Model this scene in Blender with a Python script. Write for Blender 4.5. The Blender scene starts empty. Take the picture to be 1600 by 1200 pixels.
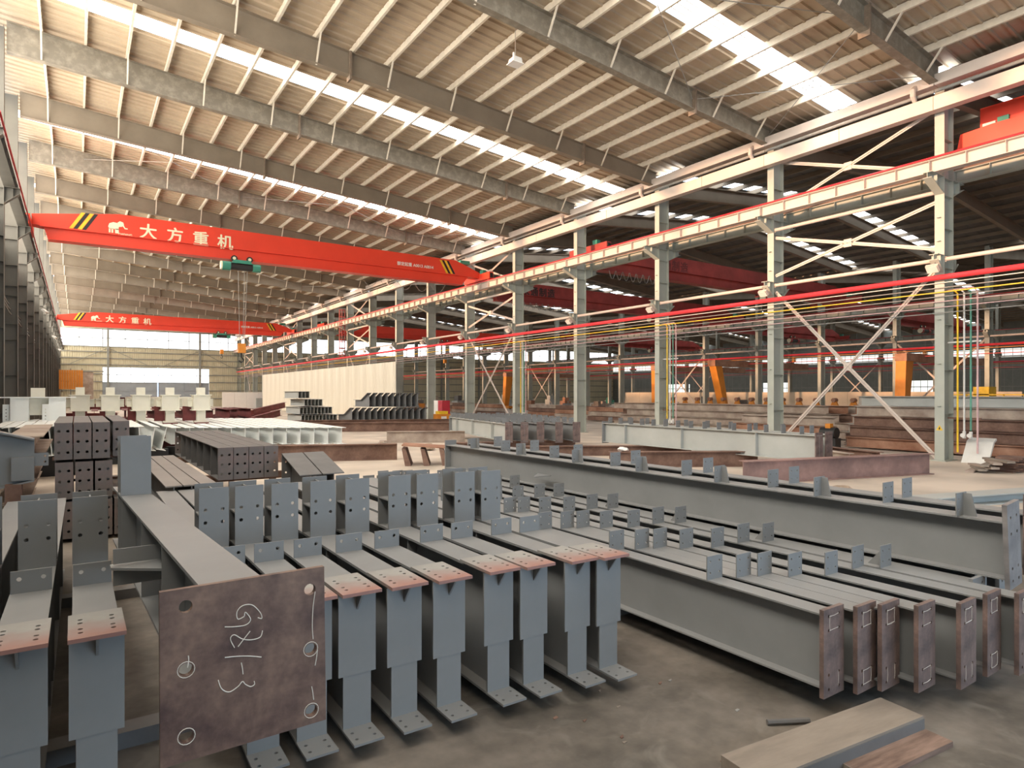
import bpy, bmesh, math, random
from mathutils import Vector, Matrix
random.seed(7)
sc = bpy.context.scene
C = sc.collection
PI = math.pi

# ------------------------------------------------------------------ camera
CAMZ = 2.15
YAW = math.atan(.68)
cd = bpy.data.cameras.new('camera'); cam = bpy.data.objects.new('camera', cd); C.objects.link(cam)
cam.location = (0, 0, CAMZ)
cam.rotation_euler = (PI/2, 0, -YAW)
cd.sensor_fit = 'HORIZONTAL'; cd.sensor_width = 36.0; cd.lens = 36.0*1000/1600
cd.shift_y = 15/1600; cd.clip_end = 500; cd.clip_start = .05
sc.camera = cam

# ------------------------------------------------------------------ sky, sun, exposure
w = bpy.data.worlds.new('sky'); sc.world = w; w.use_nodes = True
bg = w.node_tree.nodes['Background']
bg.inputs[0].default_value = (.58, .79, 1.0, 1); bg.inputs[1].default_value = 3.0
sd = bpy.data.lights.new('sun', 'SUN'); sun = bpy.data.objects.new('sun', sd); C.objects.link(sun)
sd.energy = 6.5; sd.color = (1.0, .57, .32); sd.angle = math.radians(2.5)
sun.rotation_euler = Vector((-.988, .07, .118)).to_track_quat('Z', 'Y').to_euler()
sun.location = (-30, 0, 30)
sc.view_settings.view_transform = 'Standard'; sc.view_settings.look = 'None'
sc.view_settings.exposure = 0.58; sc.view_settings.gamma = 1; sc.view_settings.use_curve_mapping = False
SKYLIGHT = 8.0      # brightness of the daylit roof strips
PANE = 2.2          # brightness of the daylit wall panes

# ------------------------------------------------------------------ materials
def mat(name, col, rough=.6, metal=0., var=.16, scale=2.5, col2=None, lo=.35, hi=.7, bump=0., stretch=None, fine=0.):
    m = bpy.data.materials.new(name); m.use_nodes = True
    nt = m.node_tree; b = nt.nodes['Principled BSDF']
    b.inputs['Roughness'].default_value = rough; b.inputs['Metallic'].default_value = metal
    tc = nt.nodes.new('ShaderNodeTexCoord'); n = nt.nodes.new('ShaderNodeTexNoise')
    n.inputs['Scale'].default_value = scale; n.inputs['Detail'].default_value = 6; n.inputs['Roughness'].default_value = .62
    src = tc.outputs['Object']
    if stretch:
        mp = nt.nodes.new('ShaderNodeMapping'); mp.inputs['Scale'].default_value = stretch
        nt.links.new(src, mp.inputs[0]); src = mp.outputs[0]
    nt.links.new(src, n.inputs['Vector'])
    r = nt.nodes.new('ShaderNodeValToRGB')
    a = tuple(max(0, c*(1-var)) for c in col); z = tuple(min(1, c*(1+var)) for c in (col2 or col))
    r.color_ramp.elements[0].position = lo; r.color_ramp.elements[0].color = (*a, 1)
    r.color_ramp.elements[1].position = hi; r.color_ramp.elements[1].color = (*z, 1)
    nt.links.new(n.outputs['Fac'], r.inputs[0])
    out = r.outputs[0]
    if fine:
        n2 = nt.nodes.new('ShaderNodeTexNoise'); n2.inputs['Scale'].default_value = scale*9; n2.inputs['Detail'].default_value = 5
        nt.links.new(src, n2.inputs['Vector'])
        mx = nt.nodes.new('ShaderNodeMixRGB'); mx.blend_type = 'OVERLAY'; mx.inputs[0].default_value = fine
        nt.links.new(out, mx.inputs[1]); nt.links.new(n2.outputs['Fac'], mx.inputs[2]); out = mx.outputs[0]
    nt.links.new(out, b.inputs['Base Color'])
    if bump:
        bp = nt.nodes.new('ShaderNodeBump'); bp.inputs['Strength'].default_value = bump; bp.inputs['Distance'].default_value = .02
        nt.links.new(n.outputs['Fac'], bp.inputs['Height']); nt.links.new(bp.outputs[0], b.inputs['Normal'])
    return m
def emat(name, col, strength, clear=0.):
    m = bpy.data.materials.new(name); m.use_nodes = True; nt = m.node_tree
    nt.nodes.remove(nt.nodes['Principled BSDF']); o = nt.nodes['Material Output']
    e = nt.nodes.new('ShaderNodeEmission'); e.inputs[0].default_value = (*col, 1); e.inputs[1].default_value = strength
    if clear:
        t = nt.nodes.new('ShaderNodeBsdfTransparent'); x = nt.nodes.new('ShaderNodeMixShader'); x.inputs[0].default_value = clear
        nt.links.new(e.outputs[0], x.inputs[1]); nt.links.new(t.outputs[0], x.inputs[2]); nt.links.new(x.outputs[0], o.inputs[0])
    else:
        nt.links.new(e.outputs[0], o.inputs[0])
    return m
def primer_mat():
    # grey paint over red primer that shows at the near end of the cap plates
    m = mat('cap_plate_paint', (.30, .29, .275), .55)
    nt = m.node_tree; b = nt.nodes['Principled BSDF']
    prev = b.inputs['Base Color'].links[0].from_socket
    tc = nt.nodes.new('ShaderNodeTexCoord'); sp = nt.nodes.new('ShaderNodeSeparateXYZ'); nt.links.new(tc.outputs['Object'], sp.inputs[0])
    n = nt.nodes.new('ShaderNodeTexNoise'); n.inputs['Scale'].default_value = 5; nt.links.new(tc.outputs['Object'], n.inputs['Vector'])
    ad = nt.nodes.new('ShaderNodeMath'); ad.operation = 'MULTIPLY_ADD'; ad.inputs[1].default_value = -.5; ad.inputs[2].default_value = .36
    nt.links.new(n.outputs['Fac'], ad.inputs[0])
    su = nt.nodes.new('ShaderNodeMath'); su.operation = 'SUBTRACT'; nt.links.new(ad.outputs[0], su.inputs[0]); nt.links.new(sp.outputs['Y'], su.inputs[1])
    mr = nt.nodes.new('ShaderNodeMapRange'); mr.inputs[1].default_value = -.2; mr.inputs[2].default_value = .12; mr.inputs[3].default_value = 0; mr.inputs[4].default_value = .75
    nt.links.new(su.outputs[0], mr.inputs[0])
    mx = nt.nodes.new('ShaderNodeMixRGB'); nt.links.new(mr.outputs[0], mx.inputs[0]); nt.links.new(prev, mx.inputs[1]); mx.inputs[2].default_value = (.33, .13, .10, 1)
    nt.links.new(mx.outputs[0], b.inputs['Base Color'])
    return m
M = {}
M['steel'] = mat('grey_steel_paint', (.225, .228, .23), .5, 0, .08, 1.4)
M['steel_top'] = M['steel']
M['steel_dark'] = mat('dark_grey_steel_paint', (.135, .13, .128), .5, 0, .18, 2.2)
M['steel_pale'] = mat('pale_grey_steel_paint', (.42, .43, .41), .55, 0, .08, .8)
M['cap'] = primer_mat()
M['rustplate'] = mat('mill_scale_rusty_plate', (.135, .098, .092), .5, .1, .25, 5, (.22, .15, .13), fine=.3)
M['plate_grey'] = mat('grey_mill_scale_plate', (.20, .19, .195), .5, .1, .2, 4, (.27, .25, .245))
M['baseplate'] = mat('big_rusty_base_plate', (.115, .062, .055), .55, .1, .35, 4.5, (.20, .125, .092), fine=.4)
M['stack_end'] = mat('dull_primer_end_plate', (.20, .175, .165), .55, 0, .2, 1.6, (.27, .165, .15), .45, .75)
M['rust'] = mat('brown_rusty_steel', (.165, .09, .066), .8, 0, .15, 1.6, (.225, .135, .10), fine=.3)
M['rust_pale'] = mat('pale_rusty_steel', (.36, .27, .22), .8, 0, .2, 1.3, (.44, .37, .31))
M['skid'] = mat('purple_brown_skid', (.24, .15, .135), .75, 0, .2, .7, (.36, .22, .19), fine=.25)
M['rust_red'] = mat('orange_rust_steel', (.34, .15, .085), .8, 0, .25, 1.2, (.38, .22, .15))
M['white'] = mat('white_steel_paint', (.90, .92, .90), .45, 0, .03, 1.5)
M['cream'] = mat('cream_steel_paint', (.80, .77, .66), .45, 0, .05, 1.5)
M['darkred'] = mat('dark_red_primer', (.17, .035, .035), .6, 0, .3, 2)
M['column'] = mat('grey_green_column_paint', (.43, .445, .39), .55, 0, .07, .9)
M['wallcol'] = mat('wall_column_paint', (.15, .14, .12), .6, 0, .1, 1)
M['frame'] = mat('roof_frame_paint', (.235, .19, .14), .6, 0, .08, .8, (.255, .21, .157))
M['frame_galv'] = mat('galvanised_rafter', (.225, .195, .15), .55, 0, .08, 3.5, (.32, .285, .225), .45, .75)
M['splice'] = mat('rusty_splice_plate', (.20, .15, .11), .7, 0, .2, 6)
M['purlin'] = mat('galvanised_purlin', (.76, .68, .56), .5, 0, .1, 4)
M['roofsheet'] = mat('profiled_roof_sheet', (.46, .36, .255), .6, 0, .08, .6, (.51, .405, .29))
M['roofshaded'] = mat('profiled_roof_sheet_shaded', (.15, .145, .135), .7, 0, .15, .5)  # roof sheet with the shade of the further bays put into its colour
M['wallsheet'] = mat('dark_wall_sheet', (.20, .215, .20), .65, 0, .1, 1)
M['gablesheet'] = mat('yellowed_gable_sheet', (.62, .56, .40), .6, 0, .08, 1.2, stretch=(2, 1, .2))
M['doorsheet'] = mat('grey_door_sheet', (.34, .37, .40), .6, 0, .06, 1)
M['girt'] = mat('wall_girt', (.28, .28, .25), .6, 0, .1, 2)
M['gutter'] = mat('pale_gutter_beam', (.62, .53, .47), .55, 0, .06, .8)
M['red'] = mat('crane_red_paint', (.80, .060, .028), .42, 0, .05, .7)
M['redold'] = mat('faded_crane_red', (.36, .050, .042), .55, 0, .25, .8)
M['redpipe'] = mat('fire_pipe_red', (.60, .035, .05), .4, 0, .1, 2)
M['yellow'] = mat('warning_yellow', (.85, .55, .03), .5)
M['black'] = mat('black_paint', (.018, .018, .018), .5)
M['offwhite'] = mat('lettering_cream', (.86, .80, .58), .5, 0, .03)
M['whitemark'] = mat('white_lettering', (.85, .82, .78), .5, 0, .03)
M['orange'] = mat('gantry_orange', (.75, .27, .03), .5, 0, .12, 1)
M['hoist'] = mat('hoist_green', (.05, .27, .19), .45, 0, .1, 3)
M['chalk'] = mat('white_chalk', (.72, .68, .62), .9, 0, .1, 60)
M['fence'] = mat('beige_corrugated_sheet', (.84, .76, .62), .6, 0, .06, .35, (.88, .82, .70), stretch=(1, 3, .25))
M['wood'] = mat('weathered_timber', (.23, .19, .155), .8, 0, .1, 1.5, (.27, .225, .185), stretch=(1, 5, 5))
M['wood_brown'] = mat('brown_plank', (.17, .105, .08), .8, 0, .3, 2, (.24, .16, .125), stretch=(1, 8, 8))
M['cable'] = mat('cable_grey', (.30, .29, .27), .6)
M['pipe_white'] = mat('pipe_white', (.70, .68, .64), .5, 0, .05)
M['pipe_green'] = mat('pipe_green', (.10, .30, .22), .5)
M['pipe_pink'] = mat('pipe_pink', (.62, .42, .42), .5)
M['beigewall'] = mat('low_block_wall', (.62, .52, .40), .7, 0, .1, .6)
M['sack'] = mat('dusty_sacking', (.36, .27, .20), .9, 0, .3, 8)
M['cabinet_red'] = mat('cabinet_red', (.48, .03, .05), .5)
M['skylight'] = emat('daylit_roof_panel', (1.0, .98, .94), SKYLIGHT)
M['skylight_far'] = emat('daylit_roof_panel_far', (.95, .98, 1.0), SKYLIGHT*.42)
M['band'] = emat('translucent_wall_panel', (1.0, .84, .62), PANE*5.5, .6)
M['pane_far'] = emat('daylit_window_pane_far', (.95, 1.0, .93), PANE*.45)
M['pane'] = emat('daylit_window_pane', (.95, .97, 1.0), PANE)
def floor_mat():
    # concrete with the dim near light and brighter mid-hall light painted into its colour
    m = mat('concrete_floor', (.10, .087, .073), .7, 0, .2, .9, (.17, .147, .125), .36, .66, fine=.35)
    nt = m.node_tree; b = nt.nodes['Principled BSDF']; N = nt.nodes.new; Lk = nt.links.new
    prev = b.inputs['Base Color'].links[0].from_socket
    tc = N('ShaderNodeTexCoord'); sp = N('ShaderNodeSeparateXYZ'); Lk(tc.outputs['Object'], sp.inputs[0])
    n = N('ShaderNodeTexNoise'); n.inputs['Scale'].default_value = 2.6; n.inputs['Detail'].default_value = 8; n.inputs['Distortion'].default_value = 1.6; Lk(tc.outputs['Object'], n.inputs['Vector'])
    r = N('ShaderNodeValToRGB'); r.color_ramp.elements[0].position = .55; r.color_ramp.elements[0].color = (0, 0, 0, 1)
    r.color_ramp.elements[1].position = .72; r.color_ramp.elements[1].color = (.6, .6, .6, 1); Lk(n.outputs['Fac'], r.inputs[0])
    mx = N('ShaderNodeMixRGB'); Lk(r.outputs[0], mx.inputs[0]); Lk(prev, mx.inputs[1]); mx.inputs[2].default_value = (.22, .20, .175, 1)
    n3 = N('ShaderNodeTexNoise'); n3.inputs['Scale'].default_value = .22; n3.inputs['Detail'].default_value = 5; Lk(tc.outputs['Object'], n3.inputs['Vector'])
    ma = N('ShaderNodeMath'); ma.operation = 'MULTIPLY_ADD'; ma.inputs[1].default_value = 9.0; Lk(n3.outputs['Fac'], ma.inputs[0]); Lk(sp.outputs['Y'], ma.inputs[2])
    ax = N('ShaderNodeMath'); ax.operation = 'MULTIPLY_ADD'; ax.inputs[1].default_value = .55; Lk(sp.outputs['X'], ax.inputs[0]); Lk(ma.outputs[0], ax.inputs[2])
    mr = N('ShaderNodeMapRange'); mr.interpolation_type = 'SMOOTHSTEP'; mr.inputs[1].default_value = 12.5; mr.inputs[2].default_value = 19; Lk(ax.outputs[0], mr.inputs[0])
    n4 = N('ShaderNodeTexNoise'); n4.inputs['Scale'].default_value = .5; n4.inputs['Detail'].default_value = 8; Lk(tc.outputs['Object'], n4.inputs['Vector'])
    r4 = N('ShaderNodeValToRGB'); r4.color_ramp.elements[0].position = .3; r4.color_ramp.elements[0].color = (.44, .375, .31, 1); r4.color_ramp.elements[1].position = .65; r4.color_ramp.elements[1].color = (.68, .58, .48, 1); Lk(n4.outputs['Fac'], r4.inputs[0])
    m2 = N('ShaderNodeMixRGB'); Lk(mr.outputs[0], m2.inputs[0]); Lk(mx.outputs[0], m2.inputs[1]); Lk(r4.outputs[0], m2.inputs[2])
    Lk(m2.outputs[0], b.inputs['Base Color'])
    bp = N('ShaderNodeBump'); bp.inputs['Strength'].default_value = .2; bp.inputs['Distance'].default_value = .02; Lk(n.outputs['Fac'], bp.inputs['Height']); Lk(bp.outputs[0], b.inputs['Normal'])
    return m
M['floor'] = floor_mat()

# ------------------------------------------------------------------ helpers
class MB:
    def __init__(s): s.v = []; s.f = []
    def box(s, x0, x1, y0, y1, z0, z1):
        n = len(s.v); s.v += [(x, y, z) for z in (z0, z1) for y in (y0, y1) for x in (x0, x1)]
        s.f += [tuple(n+i for i in q) for q in ((0,2,3,1),(4,5,7,6),(0,1,5,4),(2,6,7,3),(0,4,6,2),(1,3,7,5))]; return s
    def prism(s, poly, axis, a, b):
        # poly: 2D loop in the two remaining axes (in x,y,z order), extruded along axis from a to b
        n = len(s.v); k = len(poly)
        for t in (a, b):
            for p, q in poly:
                s.v.append({'x': (t, p, q), 'y': (p, t, q), 'z': (p, q, t)}[axis])
        s.f.append(tuple(range(n, n+k))[::-1]); s.f.append(tuple(range(n+k, n+2*k)))
        for i in range(k):
            j = (i+1) % k; s.f.append((n+i, n+j, n+k+j, n+k+i))
        return s
    def bar(s, p0, p1, w, h):
        # rectangular bar between two points; w horizontal, h the other way
        p0 = Vector(p0); p1 = Vector(p1); d = (p1-p0).normalized()
        up = Vector((0, 0, 1)) if abs(d.z) < .95 else Vector((0, 1, 0))
        a = d.cross(up).normalized()*w/2; b = a.cross(d).normalized()*h/2; n = len(s.v)
        for p in (p0, p1): s.v += [tuple(p+i*a+j*b) for j in (-1, 1) for i in (-1, 1)]
        s.f += [tuple(n+i for i in q) for q in ((0,1,3,2),(4,6,7,5),(0,4,5,1),(2,3,7,6),(0,2,6,4),(1,5,7,3))]; return s
    def tube(s, pts, r, n=8, cap=True):
        pts = [Vector(p) for p in pts]; base = len(s.v); prev = None
        for i, p in enumerate(pts):
            d = (pts[min(i+1, len(pts)-1)]-pts[max(i-1, 0)]).normalized()
            if prev is None:
                up = Vector((0, 0, 1)) if abs(d.z) < .95 else Vector((0, 1, 0)); a = d.cross(up).normalized()
            else:
                a = (prev-d*prev.dot(d)).normalized()
            prev = a; b = d.cross(a)
            rr = r[i] if isinstance(r, (list, tuple)) else r
            s.v += [tuple(p+a*rr*math.cos(2*PI*k/n)+b*rr*math.sin(2*PI*k/n)) for k in range(n)]
        for i in range(len(pts)-1):
            for k in range(n):
                q = base+i*n; s.f.append((q+k, q+(k+1) % n, q+n+(k+1) % n, q+n+k))
        if cap: s.f.append(tuple(base+k for k in range(n))[::-1]); s.f.append(tuple(base+(len(pts)-1)*n+k for k in range(n)))
        return s
    def mesh(s, name, m):
        me = bpy.data.meshes.new(name); me.from_pydata(s.v, [], s.f); me.update()
        bm = bmesh.new(); bm.from_mesh(me); bmesh.ops.recalc_face_normals(bm, faces=bm.faces); bm.to_mesh(me); bm.free()
        me.materials.append(M[m] if isinstance(m, str) else m); return me
    def build(s, name, m, parent=None, loc=None, rot=None): return obj(name, s.mesh(name, m), parent, loc, rot)
def obj(name, me, parent=None, loc=None, rot=None):
    o = bpy.data.objects.new(name, me); C.objects.link(o); o.parent = parent
    if loc: o.location = loc
    if rot: o.rotation_euler = rot
    return o
LABELS = {}
def tag(o, label, cat, group=None):
    o['label'] = label; o['category'] = cat
    if group: o['group'] = group
    return o
def thing(name, label, cat, loc=(0, 0, 0), rotz=0, group=None, rot=None):
    o = bpy.data.objects.new(name, None); C.objects.link(o); o.location = loc; o.rotation_euler = rot or (0, 0, rotz); o.empty_display_size = .2
    return tag(o, label, cat, group)
def struct(o): o['kind'] = 'structure'; return o
def sroot(name):
    o = bpy.data.objects.new(name, None); C.objects.link(o); return struct(o)
def copy_tree(o, parent=None):
    c = o.copy(); C.objects.link(c); c.parent = parent
    for ch in o.children: copy_tree(ch, c)
    return c
def copy_thing(o, loc, rotz=0, label=None, group=None):
    c = copy_tree(o); c.location = loc; c.rotation_euler = (0, 0, rotz)
    if label: c['label'] = label
    if group: c['group'] = group
    return c
_pl = {}
def plate(wd, ht, t, holes, r, m, n=10):
    # vertical plate in XZ centred on x, from z=0, front face y=0, thickness towards +y, with real holes
    key = (wd, ht, t, tuple(holes), r, m, n)
    if key in _pl: return _pl[key]
    bm = bmesh.new(); edges = []
    def loop(pts):
        vs = [bm.verts.new((x, 0, z)) for x, z in pts]
        for i in range(len(vs)): edges.append(bm.edges.new((vs[i], vs[(i+1) % len(vs)])))
    loop([(-wd/2, 0), (wd/2, 0), (wd/2, ht), (-wd/2, ht)])
    for hx, hz in holes: loop([(hx+r*math.cos(2*PI*k/n), hz+r*math.sin(2*PI*k/n)) for k in range(n)])
    bmesh.ops.triangle_fill(bm, use_beauty=True, use_dissolve=False, edges=edges)
    res = bmesh.ops.extrude_face_region(bm, geom=list(bm.faces))
    bmesh.ops.translate(bm, vec=(0, t, 0), verts=[g for g in res['geom'] if isinstance(g, bmesh.types.BMVert)])
    bmesh.ops.recalc_face_normals(bm, faces=bm.faces)
    me = bpy.data.meshes.new('plate'); bm.to_mesh(me); bm.free(); me.materials.append(M[m]); _pl[key] = me
    return me
_ib = {}
def ibeam(root, L, wd, h, m, tf=.016, tw=.012, y0=0., web_m=None):
    key = (L, wd, h, m, tf, tw, y0, web_m)
    if key not in _ib:
        _ib[key] = (MB().box(-wd/2, wd/2, y0, y0+L, h-tf, h).mesh('top_flange', m), MB().box(-wd/2, wd/2, y0, y0+L, 0, tf).mesh('bottom_flange', m),
                    MB().box(-tw/2, tw/2, y0, y0+L, tf, h-tf).mesh('web', web_m or m))
    a, b, c = _ib[key]
    obj('top_flange', a, root); obj('bottom_flange', b, root); obj('web', c, root)
ORD = ['nearest', 'second', 'third', 'fourth', 'fifth', 'sixth', 'seventh', 'eighth', 'ninth', 'tenth', 'eleventh', 'twelfth', 'thirteenth', 'fourteenth',
       'fifteenth', 'sixteenth', 'seventeenth', 'eighteenth', 'farthest']
ORD1 = ['first']+ORD[1:18]+['nineteenth', 'twentieth']
def text_mesh(s, size, ext, m, name):
    cu = bpy.data.curves.new('t', 'FONT'); cu.body = s; cu.size = size; cu.extrude = ext; cu.align_x = 'CENTER'; cu.align_y = 'CENTER'
    o = bpy.data.objects.new('t', cu); C.objects.link(o)
    dg = bpy.context.evaluated_depsgraph_get(); me = bpy.data.meshes.new_from_object(o.evaluated_get(dg))
    bpy.data.objects.remove(o); bpy.data.curves.remove(cu)
    bm = bmesh.new()
    for i, (dx, dy) in enumerate(((0, 0), (1, 0), (-1, 0), (0, 1), (0, -1))):
        m2 = me.copy(); m2.transform(Matrix.Translation((dx*size*.022, dy*size*.018, i*.0004))); bm.from_mesh(m2); bpy.data.meshes.remove(m2)
    bm.to_mesh(me); bm.free()
    me.name = name; me.materials.clear(); me.materials.append(M[m]); return me

# ------------------------------------------------------------------ hall geometry
S = 6.0; Y0 = 9.2; NB = 19
YG = Y0+18*S                       # far gable
XL = -2.0; XR = 23.05; X2 = 52.0; X3 = 81.0; X4 = 110.0
YB = -8.8                          # open end behind the camera
def zroof(x): return 14.62-(x-XL)*(2.02/24.4)
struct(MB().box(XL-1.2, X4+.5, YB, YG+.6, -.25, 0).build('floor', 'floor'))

# roof of the main hall: profiled sheets running down the slope, purlins along the hall, skylight strips
roof = sroot('ceiling')
SKY = [.2, 12.2, 24.15, 36.2, 48.2, 60.2, 72.2, 84.2, 96.2, 108.2]
SW = .95
def sheet_mesh(wd, nrib):
    # cross-section along y, ribs standing down 3.5 cm; extruded along the slope
    prof = [(0, 0)]
    for i in range(nrib):
        c = wd*(i+.5)/nrib
        prof += [(c-.05, 0), (c-.03, -.06), (c+.03, -.06), (c+.05, 0)]
    prof.append((wd, 0))
    mb = MB(); xa, xb = XL-.75, XR+.95
    n = len(prof)
    for x in (xa, xb):
        for y, z in prof: mb.v.append((x, y, zroof(x)+.24+z))
    for i in range(n-1): mb.f.append((i, i+1, n+i+1, n+i))
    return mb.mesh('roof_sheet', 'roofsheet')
segs = []; y = YB
for a in SKY+[YG+.3]:
    segs.append((y, a)); y = a+SW
cache = {}
for a, b in segs:
    k = max(1, round((b-a)/.8)); wd = round((b-a)/k, 4)
    if b-a < .05: continue
    if wd not in cache: cache[wd] = sheet_mesh(wd+.012, 2)
    for i in range(k): obj('roof_sheet', cache[wd], roof, (0, a+i*wd, 0))
wn = 1
xa, xb = XL-.75, XR+.95
for a in SKY:
    mb = MB(); mb.v = [(xa, a, zroof(xa)+.27), (xb, a, zroof(xb)+.27), (xb, a+SW, zroof(xb)+.27), (xa, a+SW, zroof(xa)+.27)]; mb.f = [(0, 1, 2, 3)]
    o = struct(mb.build('window_%d' % wn, 'skylight')); wn += 1
    for q in (.25, .5, .75):   # ribs of the translucent sheet
        mb = MB(); mb.prism([(a+SW*q-.03, zroof(0)-.01), (a+SW*q+.03, zroof(0)-.01), (a+SW*q, zroof(0)-.04)], 'x', 0, 1)
        m2 = MB(); m2.bar((xa, a+SW*q, zroof(xa)+.25), (xb, a+SW*q, zroof(xb)+.25), .035, .03)
        m2.build('sheet_rib', 'pipe_white', o)
def cprof(h, wd, t=.012):
    return [(0, 0), (wd, 0), (wd, .03), (wd-t, .03), (wd-t, t), (t, t), (t, h-t), (wd-t, h-t), (wd-t, h-.03), (wd, h-.03), (wd, h), (0, h)]
PX = [-1.0+1.26*i for i in range(19)]
pm = MB().prism(cprof(.22, .08), 'y', -3, YG+.2).mesh('purlin', 'purlin')
for x in PX: obj('purlin', pm, roof, (x-.04, 0, zroof(x)-.01))

# rafters
def make_rafter(galv):
    m = 'frame_galv' if galv else 'frame'
    r = thing('roof_rafter', 'x', 'rafter', (0, 0, 0))
    xs = [XL+.06, 7.7, 18.1, XR-.42]; dep = [1.0, .78, .70, .62]
    zt = [zroof(x)-.03 for x in xs]
    for nm, off0, off1, hw in (('top_flange', 0, .02, .13), ('bottom_flange', None, None, .13)):
        mb = MB()
        for i in range(3):
            if nm == 'top_flange': za, zb = zt[i], zt[i+1]
            else: za, zb = zt[i]-dep[i], zt[i+1]-dep[i+1]
            mb.prism([(xs[i], za-.02), (xs[i+1], zb-.02), (xs[i+1], zb), (xs[i], za)], 'y', -hw, hw)
        mb.build(nm, m, r)
    mb = MB()
    for i in range(3): mb.prism([(xs[i], zt[i]-dep[i]), (xs[i+1], zt[i+1]-dep[i+1]), (xs[i+1], zt[i+1]-.02), (xs[i], zt[i]-.02)], 'y', -.006, .006)
    mb.build('web', m, r)
    for i in (1, 2):
        for sx in (-.024, .004):
            MB().box(xs[i]+sx-.01, xs[i]+sx+.03, -.17, .17, zt[i]-dep[i]-.18, zt[i]+.0).build('splice_plate', 'splice', r)
    sp = MB().bar((0, -.05, -.0), (.0, -.02, .01), .01, .01)
    for i, x in enumerate(PX):
        if i % 2 == 0 and x > XL+.3:
            f_ = (x-XL)/(XR-XL); d = 1.0-.38*f_
            MB().bar((x, -.02, zroof(x)-d+.0), (x, -.52, zroof(x)+.02), .05, .05).build('fly_brace', 'purlin', r)
    return r
rafA = make_rafter(False); rafB = make_rafter(True)
usedA = usedB = False
for k in range(NB):
    galv = k in (0, 1, 3, 5)
    lab = ('mottled galvanised' if galv else 'grey painted')+' roof rafter of the main hall, '+ORD[k]+' to the camera' if k < 18 else 'grey painted roof rafter at the far gable wall of the main hall'
    if k == 0: lab = 'mottled galvanised roof rafter nearest the camera, at the upper right'
    if galv:
        o = rafB if not usedB else copy_tree(rafB); usedB = True
    else:
        o = rafA if not usedA else copy_tree(rafA); usedA = True
    o.location = (0, Y0+k*S if k < 18 else YG-.35, 0); o['label'] = lab; o['group'] = 'roof rafters of the main hall'

# ------------------------------------------------------------------ columns
def corbel(root, x, sgn, z, reach=.85, nm='corbel', m='column', hw=.13):
    c = MB().box(min(x, x+sgn*reach), max(x, x+sgn*reach), -.008, .008, z-.18, z-.02)
    c.prism([(x, z-.55), (x+sgn*reach, z-.18), (x, z-.18)], 'y', -.008, .008)
    o = c.build(nm, m, root)
    MB().box(min(x, x+sgn*reach), max(x, x+sgn*reach), -hw, hw, z-.02, z).build('top_plate', m, o)
    p = MB(); a = (x, z-.56); b = (x+sgn*reach, z-.19)
    p.prism([a, b, (b[0], b[1]+.018), (a[0], a[1]+.018)], 'y', -hw, hw); p.build('sloping_plate', m, o)
    MB().box(x+sgn*(reach*.55)-.006, x+sgn*(reach*.55)+.006, -hw, hw, z-.34, z-.02).build('stiffener', m, o)
def make_column(name, m, zr, ztop, left=True, right=True, low=True, dx=.33, hw=.14):
    r = thing(name, 'x', 'column')
    MB().box(-dx, -dx+.018, -hw, hw, .03, ztop).build('flange', m, r)
    MB().box(dx-.018, dx, -hw, hw, .03, ztop).build('flange', m, r)
    MB().box(-dx+.018, dx-.018, -.008, .008, .03, ztop).build('web', m, r)
    MB().box(-dx-.1, dx+.1, -hw-.08, hw+.08, 0, .03).build('base_plate', m, r)
    st = MB().box(-dx+.018, dx-.018, -hw+.01, hw-.01, -.006, .006).mesh('stiffener', m)
    lug = MB().box(-dx-.10, -dx, -.05, .05, -.006, .006).mesh('lug', m)
    for z in (1.5, 2.9, 4.35, 5.0, 6.15, 6.55, 7.4, zr-.6, zr-.05, zr+1.2): obj('stiffener', st, r, (0, 0, z))
    for z in (1.75, 3.1, 4.5, 7.0, 7.75): obj('lug', lug, r, (0, 0, z))
    if left: corbel(r, -dx, -1, zr)
    if right: corbel(r, dx, 1, zr)
    if low:
        corbel(r, -dx, -1, 6.55, .42, 'lower_bracket', m); corbel(r, dx, 1, 6.55, .42, 'lower_bracket', m)
    return r
ZR = 9.05
colR = make_column('steel_column', 'column', ZR, 12.35)
for k in range(NB):
    lab = 'grey green steel column, '+ORD[k]+' to the camera in the right-hand row'
    if k == 0: lab = 'tall grey green steel column with warning triangle, nearest at the right'
    if k == 18: lab = 'grey green steel column at the far gable end of the right-hand row'
    o = colR if k == 0 else copy_tree(colR)
    o.location = (XR, Y0+k*S, 0); o['label'] = lab; o['group'] = 'columns of the right-hand row'
# warning triangle sticker on the nearest column
mb = MB().prism([(-.10, 0), (.10, 0), (0, .17)], 'x', -.334, -.3305); o = mb.build('warning_triangle', 'yellow', colR, (0, 0, .98))
MB().prism([(-.025, .03), (.025, .03), (.01, .11), (-.01, .11)], 'x', -.337, -.334).build('mark', 'black', o)

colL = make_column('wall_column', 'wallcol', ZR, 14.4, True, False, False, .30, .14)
for ch in list(colL.children):      # the corbel of the left row points into the hall
    if ch.name.startswith('corbel'):
        for g in list(ch.children): bpy.data.objects.remove(g)
        bpy.data.objects.remove(ch)
corbel(colL, .30, 1, ZR, .42, 'corbel', 'wallcol')
for k in range(2, NB):
    o = colL if k == 2 else copy_tree(colL)
    o.location = (XL-.30, Y0+k*S, 0); o['group'] = 'columns along the left wall'
    o['label'] = 'dark grey column along the left wall, '+ORD1[k-2]+' counted from the camera' if k < 18 else 'dark grey column in the far left corner of the hall'

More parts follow.
